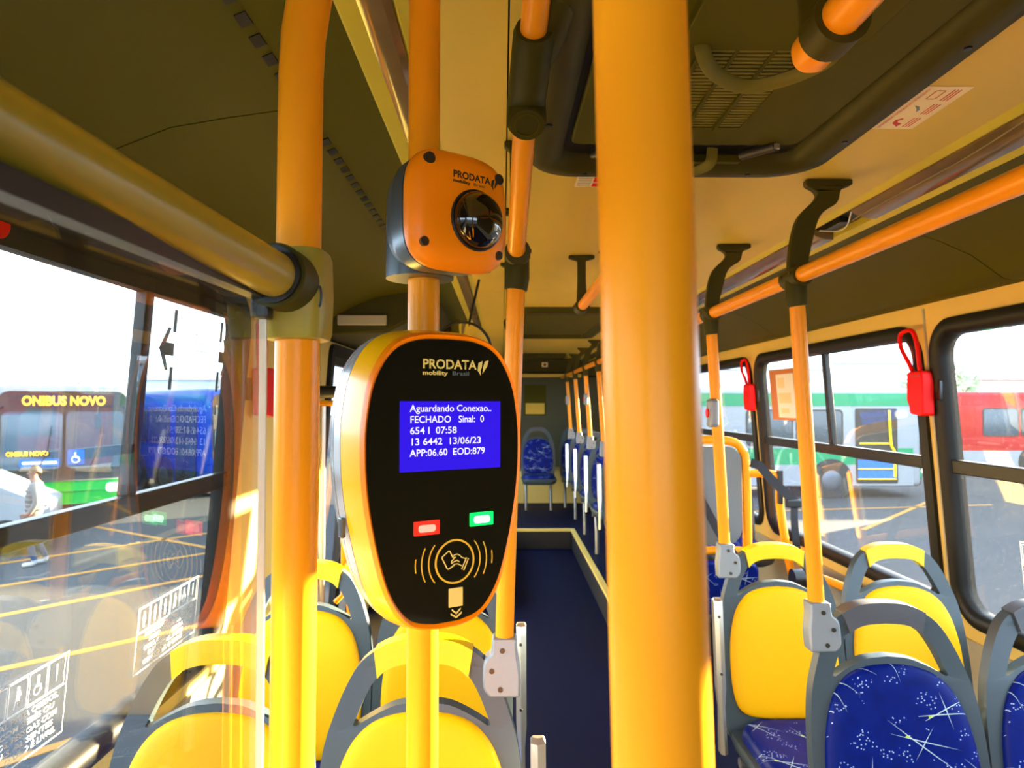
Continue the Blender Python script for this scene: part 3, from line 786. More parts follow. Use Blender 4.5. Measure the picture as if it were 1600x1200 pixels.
YG = 'yellow priority seats'
seat('yellow padded seat by the left window, nearest, seen through the clear partition', -0.591, 1.52, 0, 'yellow', 0, YG)
seat('yellow padded seat nearest the camera directly below the ticket reader', -0.166, 1.52, 0, 'yellow', 1, YG)
seat('yellow padded seat in the second left row, by the window behind the bent pole', -0.606, 2.24, 0, 'yellow', 0, YG)
seat('yellow padded seat in the second left row, on the aisle behind the ticket reader', -0.180, 2.24, 0, 'yellow', 1, YG)
seat('blue patterned seat nearest the camera on the right aisle side', 0.947, 1.77, 0, 'blue', 0)
seat('blue patterned seat at the right window, cut off by the picture edge', 1.373, 1.77, 0, 'blue', 0)
seat('yellow padded seat on the right aisle side, in front of the wheelchair bay', 0.958, 2.50, 0, 'yellow', -1, YG)
seat('yellow padded seat at the right window beside the red hammer pillar', 1.384, 2.50, 0, 'yellow', 0, YG)
names = ['first', 'second', 'third', 'fourth', 'fifth']
for i, y in enumerate((4.62, 5.45, 6.30, 7.20, 8.10)):
    seat('blue seat on the raised right platform, aisle side, %s row from the front' % names[i], 0.965, y, 0.2, 'blue', -1, 'far blue seats')
    seat('blue seat on the raised right platform, window side, %s row from the front' % names[i], 1.405, y, 0.2, 'blue', 0, 'far blue seats')
seat('blue seat in the rear bench facing down the aisle', 0.435, 8.75, 0.2, 'blue', 0, 'far blue seats')
seat('blue seat in the rear bench right of the aisle centre, mostly hidden', 0.93, 9.0, 0.2, 'blue', 0, 'far blue seats')

# ================================================================== TICKET VALIDATOR
va = thing('ticket_validator', 'yellow and black ticket reader with lit blue screen on the centre pole', 'ticket machine', (-0.109, 0.830, 1.419), R(31))
VW, VH = 0.0925, 0.1555
face_ctl = [(0, 1.0), (.38, .985), (.68, .90), (.89, .70), (.98, .45), (1.0, .22), (.975, -.05), (.90, -.33), (.79, -.60), (.66, -.80), (.46, -.945), (.2, -.995), (0, -1.0)]
fh = [(p.x, p.y) for p in smooth_pts(face_ctl, 4)]
FL = [(p[0] * VW, p[1] * VH) for p in sym(fh)]
def vring(s, yy, dz=0.0, grow=0.0):
    out = []
    for u, v in FL:
        L = math.hypot(u / VW, v / VH) or 1
        out.append((u * s + grow * u / VW, yy, v * s + dz + grow * v / VH))
    return out
YFACE = -0.098
loft('bezel', [vring(0.955, YFACE + 0.002), vring(0.985, YFACE - 0.001), vring(1.0, YFACE + 0.003), vring(1.005, YFACE + 0.008)], 'val_orange', va, caps=(False, False), smooth=60)
loft('front_shell', [vring(1.005, YFACE + 0.008), vring(1.025, YFACE + 0.022), vring(1.04, YFACE + 0.042), vring(1.045, YFACE + 0.056)], 'val_yellow', va, caps=(False, True), smooth=60)
loft('seam', [vring(1.036, YFACE + 0.055), vring(1.036, YFACE + 0.059)], 'black', va)
loft('side_band', [vring(1.045, YFACE + 0.058), vring(1.042, YFACE + 0.074), vring(1.035, YFACE + 0.083)], 'val_silver', va, caps=(True, True), smooth=60)
loft('rear_seam', [vring(1.026, YFACE + 0.082), vring(1.026, YFACE + 0.086)], 'black', va)
loft('rear_cover', [vring(1.034, YFACE + 0.0855), vring(1.02, YFACE + 0.100), vring(0.94, YFACE + 0.114), vring(0.8, YFACE + 0.118)], 'val_silver', va, smooth=60)
box('latch', (-0.0945, YFACE + 0.06, -0.062), (-0.0885, YFACE + 0.071, -0.040), 'gunmetal', va, 0.002)
fp = loft('glass_face', [vring(0.958, YFACE + 0.004), vring(0.957, YFACE + 0.0005)], 'gloss', va, smooth=30)
def vf(u, v, w): return (u, YFACE + 0.0004 - w, v)
sc = plate('display', [rrect(-0.0535, 0.0655, 0.0105, 0.083, 0.0006, 1)], vf, 0.0, 0.0004, 'screen', va)
for i, (s, w) in enumerate((('Aguardando Conexao..', .0965), ('FECHADO   Sinal:  0', .0865), ('654 I  07:58', .0535), ('13 6442  13/06/23', .081), ('APP:06.60  EOD:879', .0885))):
    text('display_text', s, 0.0102, lambda u, v, w, i=i: vf(-0.0425 + u, 0.0722 - i * 0.0115 + v, w), 'screen_text', sc, depth=0.0006, fit=w, bold=0.0001)
def logo(parent, mp, col, w, dim):
    text('brand_lettering', 'PRODATA', 0.0138 * w / 0.0635, lambda u, v, d: mp(u, v, d), col, parent, fit=w, bold=0.0003)
    text('brand_lettering', 'mobility', 0.0062 * w / 0.0635, lambda u, v, d: mp(u, v - 0.0068 * w / .0635, d), col, parent, fit=w * .46, bold=0.0002)
    text('brand_lettering', 'Brasil', 0.0062 * w / 0.0635, lambda u, v, d: mp(u + w * .54, v - 0.0068 * w / .0635, d), dim, parent, fit=w * .31)
    k = w / 0.0635
    for lp in ([(0.0655, -.001), (0.0665, 0.007), (0.0715, 0.0095), (0.0705, 0.002), (0.069, -0.0005), (0.0695, -.0065)],
               [(0.0715, -.0045), (0.0725, 0.003), (0.0745, 0.009), (0.0790, 0.0105), (0.0775, 0.004)]):
        plate('brand_leaf', [[(a * k, b * k) for a, b in lp]], mp, 0.0, 0.0004, col, parent)
logo(va, lambda u, v, w: vf(-0.0285 + u, 0.1175 + v, w), 'print_cream', 0.0635, 'print_grey')
for nm, u0, v0, c, cc in (('red_light', -0.0375, -0.0555, 'led_red', 'led_red_core'), ('green_light', 0.0275, -0.0515, 'led_green', 'led_green_core')):
    o = plate(nm, [rrect(u0, u0 + .029, v0, v0 + .0145, 0.0006, 1)], vf, 0.0, 0.0006, c, va)
    plate('lit_core', [rrect(u0 + .005, u0 + .0245, v0 + .003, v0 + .0105, 0.003, 4)], vf, 0.0006, 0.0009, cc, o)
rc = (0.0098, -0.0865)
def arc(name, r, a0, a1, wd, m, parent, cx=rc[0], cy=rc[1], n=14):
    A = [R(a0 + (a1 - a0) * k / n) for k in range(n + 1)]
    lp = [(cx + (r + wd / 2) * math.cos(a), cy + (r + wd / 2) * math.sin(a)) for a in A] + [(cx + (r - wd / 2) * math.cos(a), cy + (r - wd / 2) * math.sin(a)) for a in reversed(A)]
    return plate(name, [lp], vf, 0.0, 0.0004, m, parent)
ring_frame('target_ring', circle(rc[0], rc[1], 0.0225, 40), [(-0.001, 0.0), (-0.001, 0.0004), (0.001, 0.0004), (0.001, 0.0)], vf, 'print_gold', va)
for r, h in ((0.0305, 40), (0.0385, 27), (0.0455, 9)):
    arc('signal_arc', r, -h, h, 0.0012, 'print_gold', va)
    arc('signal_arc', r, 180 - h, 180 + h, 0.0012, 'print_gold', va)
def stroke(name, pts, wd, m, parent, closed=False):
    P = [Vector(p) for p in pts]; Lf, Rt = [], []
    n = len(P)
    for i in range(n):
        t = (P[(i + 1) % n] - P[i - 1]) if closed else (P[min(i + 1, n - 1)] - P[max(i - 1, 0)])
        t = t.normalized(); nn = Vector((-t.y, t.x)) * wd / 2
        Lf.append(P[i] + nn); Rt.append(P[i] - nn)
    if closed:
        return plate(name, [[(p.x, p.y) for p in Lf], [(p.x, p.y) for p in Rt]], vf, 0.0, 0.0004, m, parent)
    return plate(name, [[(p.x, p.y) for p in Lf + Rt[::-1]]], vf, 0.0, 0.0004, m, parent)
def ip(px, py): return (rc[0] + (px - 418) / 6 / 1354, rc[1] + (565 - py) / 6 / 1461)
stroke('card_symbol', [ip(*p) for p in ((400, 530), (368, 465), (358, 463), (296, 512), (294, 520), (345, 624), (355, 630), (412, 600))], 0.0012, 'print_cream', va)
stroke('hand_symbol', [ip(*p) for p in ((462, 575), (440, 558), (412, 565), (385, 580), (384, 562), (408, 538), (430, 528), (396, 525), (410, 505), (440, 500), (462, 512), (490, 540), (520, 550))], 0.0011, 'print_cream', va)
stroke('hand_symbol', [ip(*p) for p in ((395, 605), (415, 590), (445, 590), (485, 615))], 0.0011, 'print_cream', va)
stroke('cuff_symbol', [ip(*p) for p in ((530, 543), (550, 553), (505, 657), (484, 646))], 0.0011, 'print_cream', va, True)
plate('blank_label', [rrect(0.0025, 0.0192, -0.1342, -0.1145, 0.0004, 1)], vf, 0.0, 0.0004, 'print_cream', va)
for dv in (0.0, -0.0042):
    c = 0.0115; k = 0.0065 if dv else 0.0052
    plate('chevron', [[(c - k, -0.1360 + dv), (c, -0.1402 + dv), (c + k, -0.1360 + dv), (c + k, -0.1380 + dv), (c, -0.1424 + dv), (c - k, -0.1380 + dv)]], vf, 0.0, 0.0004, 'print_cream', va)
cyl('pole_mount', (0, 0.0, -0.05), (0, 0.0, 0.05), 0.026, 'gunmetal', va, 24)

# ================================================================== DOME CAMERA ON THE POLE
dc = thing('dome_camera', 'orange dome camera with dark bubble clamped high on the centre pole', 'camera', (-0.098, 0.834, 1.709), R(37))
def qring(h, yy, p=3.6, dx=0.0, dz=0.0, n=48, lean=0.0):
    out = []
    for k in range(n):
        a = 2 * math.pi * k / n
        c, s = math.cos(a), math.sin(a)
        z = h * math.copysign(abs(s) ** (2 / p), s)
        out.append((dx + h * 0.98 * math.copysign(abs(c) ** (2 / p), c), yy + lean * z, dz + z))
    return out
YC = -0.095
ob = loft('front_cover', [qring(0.0645, YC + 0.022), qring(0.0655, YC + 0.017), qring(0.0650, YC + 0.012), qring(0.0615, YC + 0.006), qring(0.052, YC + 0.0006), qring(0.040, YC), qring(0.02, YC - 0.0005)], 'orange', dc, smooth=60)
loft('gasket', [qring(0.0635, YC + 0.0215), qring(0.0635, YC + 0.026)], 'black', dc)
loft('rear_housing', [qring(0.0640, YC + 0.0255), qring(0.0625, YC + 0.050), qring(0.058, YC + 0.072, 3.0), qring(0.050, YC + 0.078, 2.6)], 'gunmetal', dc, smooth=60)
cyl('pole_collar', (0, 0.0, -0.062), (0, 0.0, 0.012), 0.040, 'gunmetal', dc, 28)
dcx, dcz, dr_ = 0.0155, -0.009, 0.0315
rings = []
for k in range(9):
    a = R(90 * k / 8)
    rings.append([(dcx + dr_ * math.cos(a) * math.cos(2 * math.pi * j / 32), YC - 0.001 - dr_ * 0.75 * math.sin(a), dcz + dr_ * math.cos(a) * math.sin(2 * math.pi * j / 32)) for j in range(32)])
rings[-1] = [(dcx + 1e-4 * math.cos(2 * math.pi * j / 32), YC - 0.001 - dr_ * 0.75, dcz + 1e-4 * math.sin(2 * math.pi * j / 32)) for j in range(32)]
loft('dome', rings, 'dome', dc, caps=(False, False), smooth=180)
tube('dome_rim', [(dcx + 0.0325 * math.cos(R(a)), YC - 0.001, dcz + 0.0325 * math.sin(R(a))) for a in range(0, 360, 12)], 0.0016, 'black', dc, 8, closed=True)
for x, z in ((-0.043, 0.049), (-0.049, -0.040), (0.047, -0.043), (0.047, 0.043)):
    s = cyl('screw_recess', (x, YC + 0.0005, z), (x, YC + 0.012, z), 0.0062 if z > .04 else 0.005, 'print_black' if z > .04 else 'screw', dc, 14)
logo(dc, lambda u, v, w: (-0.0155 + u, YC - 0.0001 - w, 0.034 + v), 'print_black', 0.049, 'print_black')

# ================================================================== EMERGENCY HAMMERS
def hammer(label, x, y, z, side):
    """side +1: on the right wall, facing -x"""
    t = thing('emergency_hammer', label, 'hammer', (x, y, z), group='red emergency hammers')
    s = -side
    def mp(u, v, w): return (s * w, -side * u, v)
    plate('wall_mount', [rrect(-0.085, 0.085, -0.035, 0.04, 0.006, 2)], mp, 0.0, 0.012, 'black', t, bevel=0.002)
    plate('holder', [smooth2d([(-0.045, 0.075), (0.050, 0.078), (0.056, 0.03), (0.056, -0.095), (-0.030, -0.085), (-0.034, -0.05), (-0.048, -0.04)])], mp, 0.012, 0.06, 'red', t, bevel=0.008)
    plate('window_slot', [rrect(-0.015, 0.045, 0.055, 0.062, 0.002, 2)], mp, 0.0602, 0.0612, 'print_red', t)
    pts = [mp(u, v, w) for u, v, w in ((-0.035, 0.06, 0.035), (-0.060, 0.11, 0.04), (-0.093, 0.17, 0.05), (-0.100, 0.215, 0.052), (-0.082, 0.232, 0.052), (-0.04, 0.238, 0.05), (-0.012, 0.222, 0.048), (0.0, 0.17, 0.042), (0.006, 0.11, 0.04), (0.008, 0.06, 0.035))]
    tube('pull_loop', smooth_pts(pts, 6), 0.0085, 'red', t, 12)
    return t
def smooth2d(pts):
    """chamfered copy of a polygon"""
    out = []; n = len(pts)
    for i in range(n):
        p, a, b = Vector(pts[i]), Vector(pts[i - 1]), Vector(pts[(i + 1) % n])
        r = 0.008
        out.append(tuple(p + (a - p).normalized() * min(r, (a - p).length * .45)))
        out.append(tuple(p + (b - p).normalized() * min(r, (b - p).length * .45)))
    return out
hammer('large red emergency hammer on the right pillar beside the near windows', XR - 0.012, 2.665, 1.545, 1)
hammer('smaller red emergency hammer on the next right pillar, farther back', XR - 0.012, 4.52, 1.545, 1)
hammer('red emergency hammer on the left pillar, seen past the clear partition', XL + 0.002, 2.43, 1.545, -1)

# ================================================================== DECALS AND STICKERS
def decal_l(y, z): return lambda u, v, w: (XL - 0.013 + w - (1.5 - z - v) * TH, y + u, z + v)
def decal_r(y, z): return lambda u, v, w: (XR + 0.013 - w + (1.5 - z - v) * TH, y - u, z + v)
def bars(name, lst, mp, m, parent, w1=0.0006):
    """each printed block a plate of its own"""
    for (a, b, c, d) in lst:
        plate(name, [[(a, c), (b, c), (b, d), (a, d)]], mp, 0.0, w1, m, parent)
def figure(mp, cx, cy, h, kind, m, parent):
    k = h
    head = circle(cx, cy + .42 * k, .085 * k, 10)
    plate('pictogram', [head], mp, 0, .0006, m, parent)
    body = {'stand': [(-.10, .32), (.10, .32), (.13, .0), (.08, -.02), (.07, -.5), (.01, -.5), (0, -.1), (-.01, -.5), (-.07, -.5), (-.08, -.02), (-.13, .0)],
            'round': [(-.10, .32), (.10, .32), (.20, .02), (.12, -.12), (.09, -.5), (.02, -.5), (0, -.15), (-.02, -.5), (-.09, -.5), (-.12, -.12), (-.20, .02)],
            'cane': [(-.08, .32), (.12, .30), (.20, .05), (.10, .0), (.16, -.5), (.08, -.5), (0, -.12), (-.14, -.5), (-.22, -.5), (-.10, -.02)],
            'chair': [(-.08, .32), (.08, .32), (.10, .05), (.24, .0), (.32, -.28), (.24, -.30), (.17, -.08), (-.06, -.06)],
            'spots': [(-.06, .3), (.05, .34), (.08, .1), (.02, -.4), (-.05, -.1)]}[kind]
    plate('pictogram', [[(cx + a * k, cy + b * k) for a, b in body]], mp, 0, .0006, m, parent)
    if kind == 'chair':
        ring_frame('pictogram', circle(cx - .03 * k, cy - .2 * k, .24 * k, 16), [(-.025 * k, 0), (-.025 * k, .0006), (.025 * k, .0006), (.025 * k, 0)], mp, m, parent)
def rect_line(name, x0, x1, y0, y1, wd, mp, m, parent):
    ring_frame(name, [(x0, y0), (x1, y0), (x1, y1), (x0, y1)], [(0, 0), (0, .0006), (wd, .0006), (wd, 0)], mp, m, parent, smooth=None)

def priority_decal(label, y0, z1, w, h):
    t = thing('priority_decal', label, 'sticker', (0, 0, 0), group='white priority seat decals')
    mp = decal_l(y0, z1 - h)
    rect_line('border', 0, w, 0, h, 0.003, mp, 'print_white', t)
    rect_line('border', 0, w, h * .60, h, 0.0018, mp, 'print_white', t)
    kinds = ['round', 'stand', 'stand', 'cane', 'chair', 'spots']; n = len(kinds)
    for i, kd in enumerate(kinds):
        a = 0.006 + i * (w - .012) / n; b = a + (w - .012) / n - .005
        rect_line('border', a, b, h * .62, h * .975, 0.0012, mp, 'print_white', t)
        figure(mp, (a + b) / 2, h * .795, h * .24, kd, 'print_white' if kd != 'spots' else 'print_grey', t)
    for i, s in enumerate(('PREFERENCIAL PARA OBESOS,', 'PESSOAS COM BEBÊS OU', 'COLO, IDOSOS, PESSOAS COM', 'E AUTISTAS. AUSENTES', 'CONDIÇÕES, O USO É LIVRE.')):
        text('decal_lettering', s, h * .095, lambda u, v, d, i=i: mp(w * .93 - (0.03 * w if i % 2 else 0) + u, h * .505 - i * h * .105 + v, d), 'print_white', t, align='RIGHT', fit=w * (.80 if i % 2 == 0 else .70), bold=0.0002, depth=0.0006)
    return t
priority_decal('white priority seat decal on the near left window, cut off at the corner', 1.155, 0.978, 0.36, 0.17)
priority_decal('smaller looking white priority seat decal farther along the left window', 1.80, 0.982, 0.35, 0.17)

# emergency exit arrows on the upper left window
ar = thing('exit_decal', 'grey arrow decal with faint text on the upper left window', 'sticker', (0, 0, 0))
mp = decal_l(1.785, 1.64)
def arrow(cx, s, parent):
    plate('arrow', [[(cx - .045 * s, 0), (cx - .005 * s, .055), (cx + .012 * s, .055), (cx - .010 * s, .017), (cx + .035 * s, .017), (cx + .035 * s, -.017), (cx - .010 * s, -.017), (cx + .012 * s, -.055), (cx - .005 * s, -.055)]], mp, 0, .0006, 'print_grey', parent)
    bars('dash', [(cx + .03 * s - .009, cx + .03 * s + .009, .045, .105), (cx + .03 * s - .009, cx + .03 * s + .009, -.105, -.045)], mp, 'print_grey', parent)
arrow(0.035, 1, ar)
arrow(0.395, -1, ar)
for i in range(3):
    bars('faint_line', [(0.185, 0.185 + .05 + .02 * ((i * 7) % 3), .05 - i * .022, .0525 - i * .022)], mp, 'print_white', ar)

# decal on the near right window
dr2 = thing('priority_decal', 'white bordered decal on the right window at the picture edge', 'sticker', (0, 0, 0))
mp = decal_r(2.29, 0.85)
rect_line('border', 0, 0.28, 0, 0.20, 0.004, mp, 'print_white', dr2)
rect_line('border', 0.008, 0.06, 0.12, 0.192, 0.003, mp, 'print_white', dr2)
figure(mp, 0.034, 0.157, 0.058, 'round', 'print_white', dr2)
bars('line', [(0.012, 0.2, 0.085 - i * .02, 0.092 - i * .02) for i in range(4)], mp, 'print_white', dr2)

# ceiling stickers
def cmap_c(x, y): return lambda u, v, w: (x - v, y - u, 2.0695 - w)
es = thing('emergency_sticker', 'cream emergency instruction sticker with red print on the right ceiling', 'sticker', (0, 0, 0))
mp = cmap_c(0.850, 1.435)
plate('sheet', [[(0, 0), (0.195, 0), (0.195, 0.085), (0, 0.085)]], mp, 0, 0.0006, 'paper', es)
text('heading', 'EMERGÊNCIA / EMERGENCIA / EMERGENCY', 0.009, lambda u, v, d: mp(0.008 + u, 0.072 + v, d), 'print_red', es, fit=0.178, depth=0.0009)
for c in (0.035, 0.098, 0.16):
    bars('printed_line', [(c - .024, c + .022, .026 - i * .006, .0285 - i * .006) for i in range(3)], lambda u, v, w: mp(u, v, w + .0006), 'print_red', es, 0.0003)
plate('printed_hammer', [[(0.012, 0.040), (0.03, 0.058), (0.046, 0.060), (0.056, 0.050), (0.05, 0.047), (0.043, 0.053), (0.034, 0.050), (0.028, 0.038)]], mp, .0006, 0.0009, 'print_red', es)
plate('printed_hand', [[(0.085, 0.042), (0.1, 0.05), (0.115, 0.062), (0.11, 0.05), (0.095, 0.041)]], mp, .0006, 0.0009, 'print_grey', es)
ring_frame('printed_window', rrect(0.142, 0.18, 0.040, 0.060, 0.004, 2), [(0, .0006), (0, .0009), (.003, .0009), (.003, .0006)], mp, 'poster_tan', es)
rs = thing('warning_sticker', 'red and white warning sticker on the ceiling behind the hatch', 'sticker', (0, 0, 0))
mpx = lambda u, v, w: (0.188 + u, 1.835 - v, 2.0695 - w)
plate('sheet', [[(0, 0), (0.20, 0), (0.20, 0.095), (0, 0.095)]], mpx, 0, 0.0006, 'paper', rs)
plate('red_block', [[(0.045, 0.004), (0.196, 0.004), (0.196, 0.032), (0.045, 0.032)]], mpx, 0.0006, 0.0009, 'red', rs)
plate('red_block', [[(0.045, 0.040), (0.196, 0.040), (0.196, 0.091), (0.045, 0.091)]], mpx, 0.0006, 0.0009, 'red', rs)
bars('printed_line', [(.006, .04, .012 + i * .014, .016 + i * .014) for i in range(5)], lambda u, v, w: mpx(u, v, w + .0006), 'print_grey', rs, .0003)

# posters
po = thing('window_poster', 'tan bordered notice taped to the right window behind the seat pole', 'poster', (0, 0, 0))
mp = decal_r(4.30, 1.40)
plate('sheet', [[(0, 0), (0.36, 0), (0.36, 0.30), (0, 0.30)]], mp, 0, 0.001, 'poster_tan', po)
plate('print_area', [[(0.10, 0.015), (0.35, 0.015), (0.35, 0.27), (0.10, 0.27)]], mp, 0.001, 0.0014, 'print_white', po)
bars('print_block', [(0.12, 0.22, 0.19, 0.25), (0.12, 0.30, 0.10, 0.16), (0.14, 0.26, 0.04, 0.07)], lambda u, v, w: mp(u, v, w + .0014), 'paper', po, .0004)
rp = thing('rear_poster', 'framed notice with yellow lower half on the grey rear wall', 'poster', (0.30, YB - 0.008, 1.33))
box('sheet', (0, 0, 0), (0.30, 0.006, 0.42), 'cove', rp)
box('yellow_print', (0.02, -0.002, 0.02), (0.28, 0.0, 0.17), 'poster_yellow', rp)
rcam = thing('rear_camera', 'tiny square cctv camera on the rear header', 'camera', (0.54, 8.985, 1.99))
box('body', (-0.04, -0.03, -0.03), (0.04, 0.0, 0.03), 'paper', rcam, 0.006)
cyl('lens', (0, -0.036, 0), (0, -0.03, 0), 0.018, 'black', rcam, 14)

# convex mirror above the rear door, behind the validator
mi = thing('convex_mirror', 'round convex mirror just above the ticket reader', 'mirror', (-0.178, 3.15, 1.735))
rr = []
for k in range(8):
    a = R(62 * k / 7)
    rr.append([(0.13 * math.sin(a) / math.sin(R(62)) * math.cos(2 * math.pi * j / 32), -0.10 * (math.cos(a) - math.cos(R(62))) / (1 - math.cos(R(62))), 0.13 * math.sin(a) / math.sin(R(62)) * math.sin(2 * math.pi * j / 32)) for j in range(32)])
loft('mirror_dome', rr, 'mirror', mi, caps=(False, True), smooth=180)
tube('rim', [(0.13 * math.cos(R(a)), 0.002, 0.13 * math.sin(R(a))) for a in range(0, 360, 12)], 0.004, 'black', mi, 8, closed=True)
tube('arm', smooth_pts([(0, 0.01, 0.0), (0.02, 0.05, 0.1), (0.07, 0.08, 0.334)]), 0.006, 'black', mi, 10)

# thin loose cable along the right ceiling edge
tag(tube('ceiling_cable', smooth_pts([(0.955, 0.9, 2.066), (0.975, 1.10, 2.052), (0.995, 1.30, 2.040), (1.01, 1.5, 2.035), (1.02, 1.72, 2.038), (1.03, 1.95, 2.042), (1.045, 2.08, 2.045)]), 0.0014, 'cable'), 'thin loose cable drooping along the right ceiling edge', 'cable')
# small ceiling fixings
for i, (x, y, lb) in enumerate(((0.013, 2.05, 'small dark ceiling clip right of the dome camera'), (0.38, 2.62, 'small dark ceiling clip left of the big near pole'), (-0.06, 2.95, 'small dark ceiling clip below the dome camera'))):
    o = thing('ceiling_clip', lb, 'clip', (x, y, 2.07), group='ceiling clips')
    box('clip_base', (-0.02, -0.012, -0.008), (0.02, 0.012, 0.0), 'dark', o, 0.003)
    cyl('clip_pin', (0, 0, -0.02), (0, 0, -0.006), 0.008, 'dark', o, 10)
tag(plate('reflector_disc', [circle(0, 0, 0.028, 24)], lambda u, v, w: (XL + w, 1.165 + u, 1.80 + v), 0.022, 0.03, 'red', bevel=0.003), 'red round sticker at the left picture edge above the window', 'sticker')

# ================================================================== WHEELCHAIR BAY
wb_ = thing('bay_partition', 'grey padded partition in a yellow tube frame at the wheelchair bay', 'partition', (1.08, 4.0, 0.0))
fr = smooth_pts([(-0.30, 0, 0.0), (-0.30, 0, 0.6), (-0.30, 0, 1.12), (-0.28, 0, 1.24), (-0.20, 0, 1.285), (0.0, 0, 1.29), (0.20, 0, 1.285), (0.28, 0, 1.24), (0.305, 0, 1.12), (0.31, 0, 0.6), (0.31, 0, 0.0)], 5)
tube('frame_tube', fr, 0.025, 'pole', wb_, 16)
plate('backrest_panel', [rrect(-0.27, 0.275, 0.70, 1.255, 0.09, 6)], lambda u, v, w: (u, w, v), -0.02, 0.03, 'panel_grey', wb_, bevel=0.01)
tube('crossbar', [(-0.30, 0, 0.665), (0.31, 0, 0.665)], 0.022, 'pole', wb_, 16)
tube('window_bar', smooth_pts([(0.31, 0, 1.10), (0.40, 0, 1.10), (0.47, 0, 1.09), (0.495, 0, 1.04), (0.50, 0.0, 0.9), (0.53, -0.02, 0.65), (0.55, -0.05, 0.5)], 5), 0.022, 'pole', wb_, 14)
box('notched_guide', (0.478, -0.03, 0.93), (0.508, 0.0, 1.12), 'black', wb_, 0.004)
fs = thing('folding_seat', 'blue patterned fold-up seat under the grey bay partition', 'seat', (1.10, 3.95, 0.30))
loft('cushion', [[(p[0] * s, -d, p[1] * s + .02) for p in rrect(-0.30, 0.32, 0.02, 0.30, 0.05, 5)] for s, d in ((1, 0), (1, .04), (.96, .06))], 'seat_blue', fs, smooth=50)
box('hinge', (-0.25, 0.0, 0.0), (0.25, 0.03, 0.05), 'steel', fs, 0.005)
for sx in (-0.22, 0.22):
    cyl('leg', (sx, 0.015, -0.30), (sx, 0.015, 0.02), 0.016, 'steel', fs, 10)
def ribbon(name, pts, wd, m, parent=None, nrm=(0, -1, 0), th=0.002):
    P = smooth_pts(pts, 6); N = Vector(nrm); rings = []
    for i in range(len(P)):
        t = (P[min(i + 1, len(P) - 1)] - P[max(i - 1, 0)]).normalized()
        s = t.cross(N).normalized() * wd / 2; n = s.cross(t).normalized() * th
        rings.append([P[i] + s + n, P[i] - s + n, P[i] - s - n, P[i] + s - n])
    return loft(name, rings, m, parent, smooth=None)
tag(ribbon('seat_belt', [(0.98, 3.95, 1.17), (1.10, 3.94, 0.98), (1.22, 3.93, 0.76), (1.36, 3.90, 0.55)], 0.045, 'belt'), 'black belt strap running diagonally across the grey bay partition', 'belt')
sb = thing('seat_belt', 'black belt looped over the yellow bay bar by the window', 'belt', (1.40, 3.93, 1.0))
ribbon('strap', [(-0.02, -0.02, 0.17), (0.03, -0.03, 0.15), (0.09, -0.03, 0.08), (0.17, -0.04, 0.0), (0.22, -0.05, -0.05)], 0.05, 'belt', sb)
ribbon('tail', [(0.215, -0.045, -0.04), (0.21, -0.05, -0.14), (0.22, -0.05, -0.28), (0.235, -0.05, -0.36)], 0.04, 'belt', sb)
box('buckle', (0.16, -0.07, -0.075), (0.245, -0.045, -0.03), 'black', sb, 0.008)
tag(tube('wall_rail', smooth_pts([(1.58, 3.7, 0.62), (1.575, 3.2, 0.655), (1.57, 2.9, 0.655), (1.57, 2.75, 0.62), (1.60, 2.70, 0.55)]), 0.02, 'pole'), 'yellow rail low on the right wall behind the yellow seats', 'handrail')
ac = thing('anchor_reel', 'black belt anchor knob on the wall behind the right yellow seat', 'belt anchor', (1.50, 3.55, 0.62))
cyl('reel', (-0.05, -0.02, 0), (0.05, -0.02, 0), 0.05, 'black', ac, 18)
box('mount', (0.04, -0.03, -0.08), (0.13, 0.03, 0.02), 'black', ac, 0.006)
box('spindle', (-0.03, -0.03, -0.12), (0.0, 0.0, -0.04), 'pole', ac, 0.004)
wn_ = thing('wall_notice', 'white and blue notice low on the right wall between yellow seats', 'sticker', (XR + 0.064, 3.1, 0.42))
box('sheet', (0, -0.18, 0), (0.001, 0.16, 0.18), 'print_white', wn_)
box('blue_mark', (-0.001, -0.10, 0.03), (0.0, -0.02, 0.11), 'seat_blue', wn_)
box('blue_mark', (-0.001, 0.03, 0.03), (0.0, 0.11, 0.11), 'seat_blue', wn_)

# ================================================================== OUTSIDE
GZ = -1.2
def asphalt():
    m = bpy.data.materials.new('asphalt'); m.use_nodes = True
    nt = m.node_tree; g = G(m); b = nt.nodes['Principled BSDF']
    tc = g.n('ShaderNodeTexCoord')
    n1 = g.n('ShaderNodeTexNoise'); n1.inputs['Scale'].default_value = 0.5; n1.inputs['Detail'].default_value = 6
    n2 = g.n('ShaderNodeTexNoise'); n2.inputs['Scale'].default_value = 18; n2.inputs['Detail'].default_value = 4
    nt.links.new(tc.outputs['Object'], n1.inputs['Vector']); nt.links.new(tc.outputs['Object'], n2.inputs['Vector'])
    c = g.mix(n1.outputs['Fac'], (0.036, 0.041, 0.049), (0.054, 0.056, 0.060))
    c = g.mix(g.m('MULTIPLY', n2.outputs['Fac'], 0.35), c, (0.085, 0.08, 0.072))
    nt.links.new(c, b.inputs['Base Color']); b.inputs['Roughness'].default_value = 0.95; b.inputs['Specular IOR Level'].default_value = 0.05
    return m
M['asphalt'] = asphalt()
M['line'] = mat('yellow_road_paint', (0.30, 0.13, 0.002), 0.7, var=0.15, scale=6)
M['curb'] = mat('pale_concrete', (0.55, 0.54, 0.5), 0.8, var=0.1, scale=8)
M['b_white'] = mat('white_bus_paint', (0.24, 0.26, 0.28), 0.25, var=0.02, coat=0.1, spec=0.25)
M['b_green'] = mat('green_bus_paint', (0.003, 0.15, 0.045), 0.25, var=0.03, coat=0.1, spec=0.25)
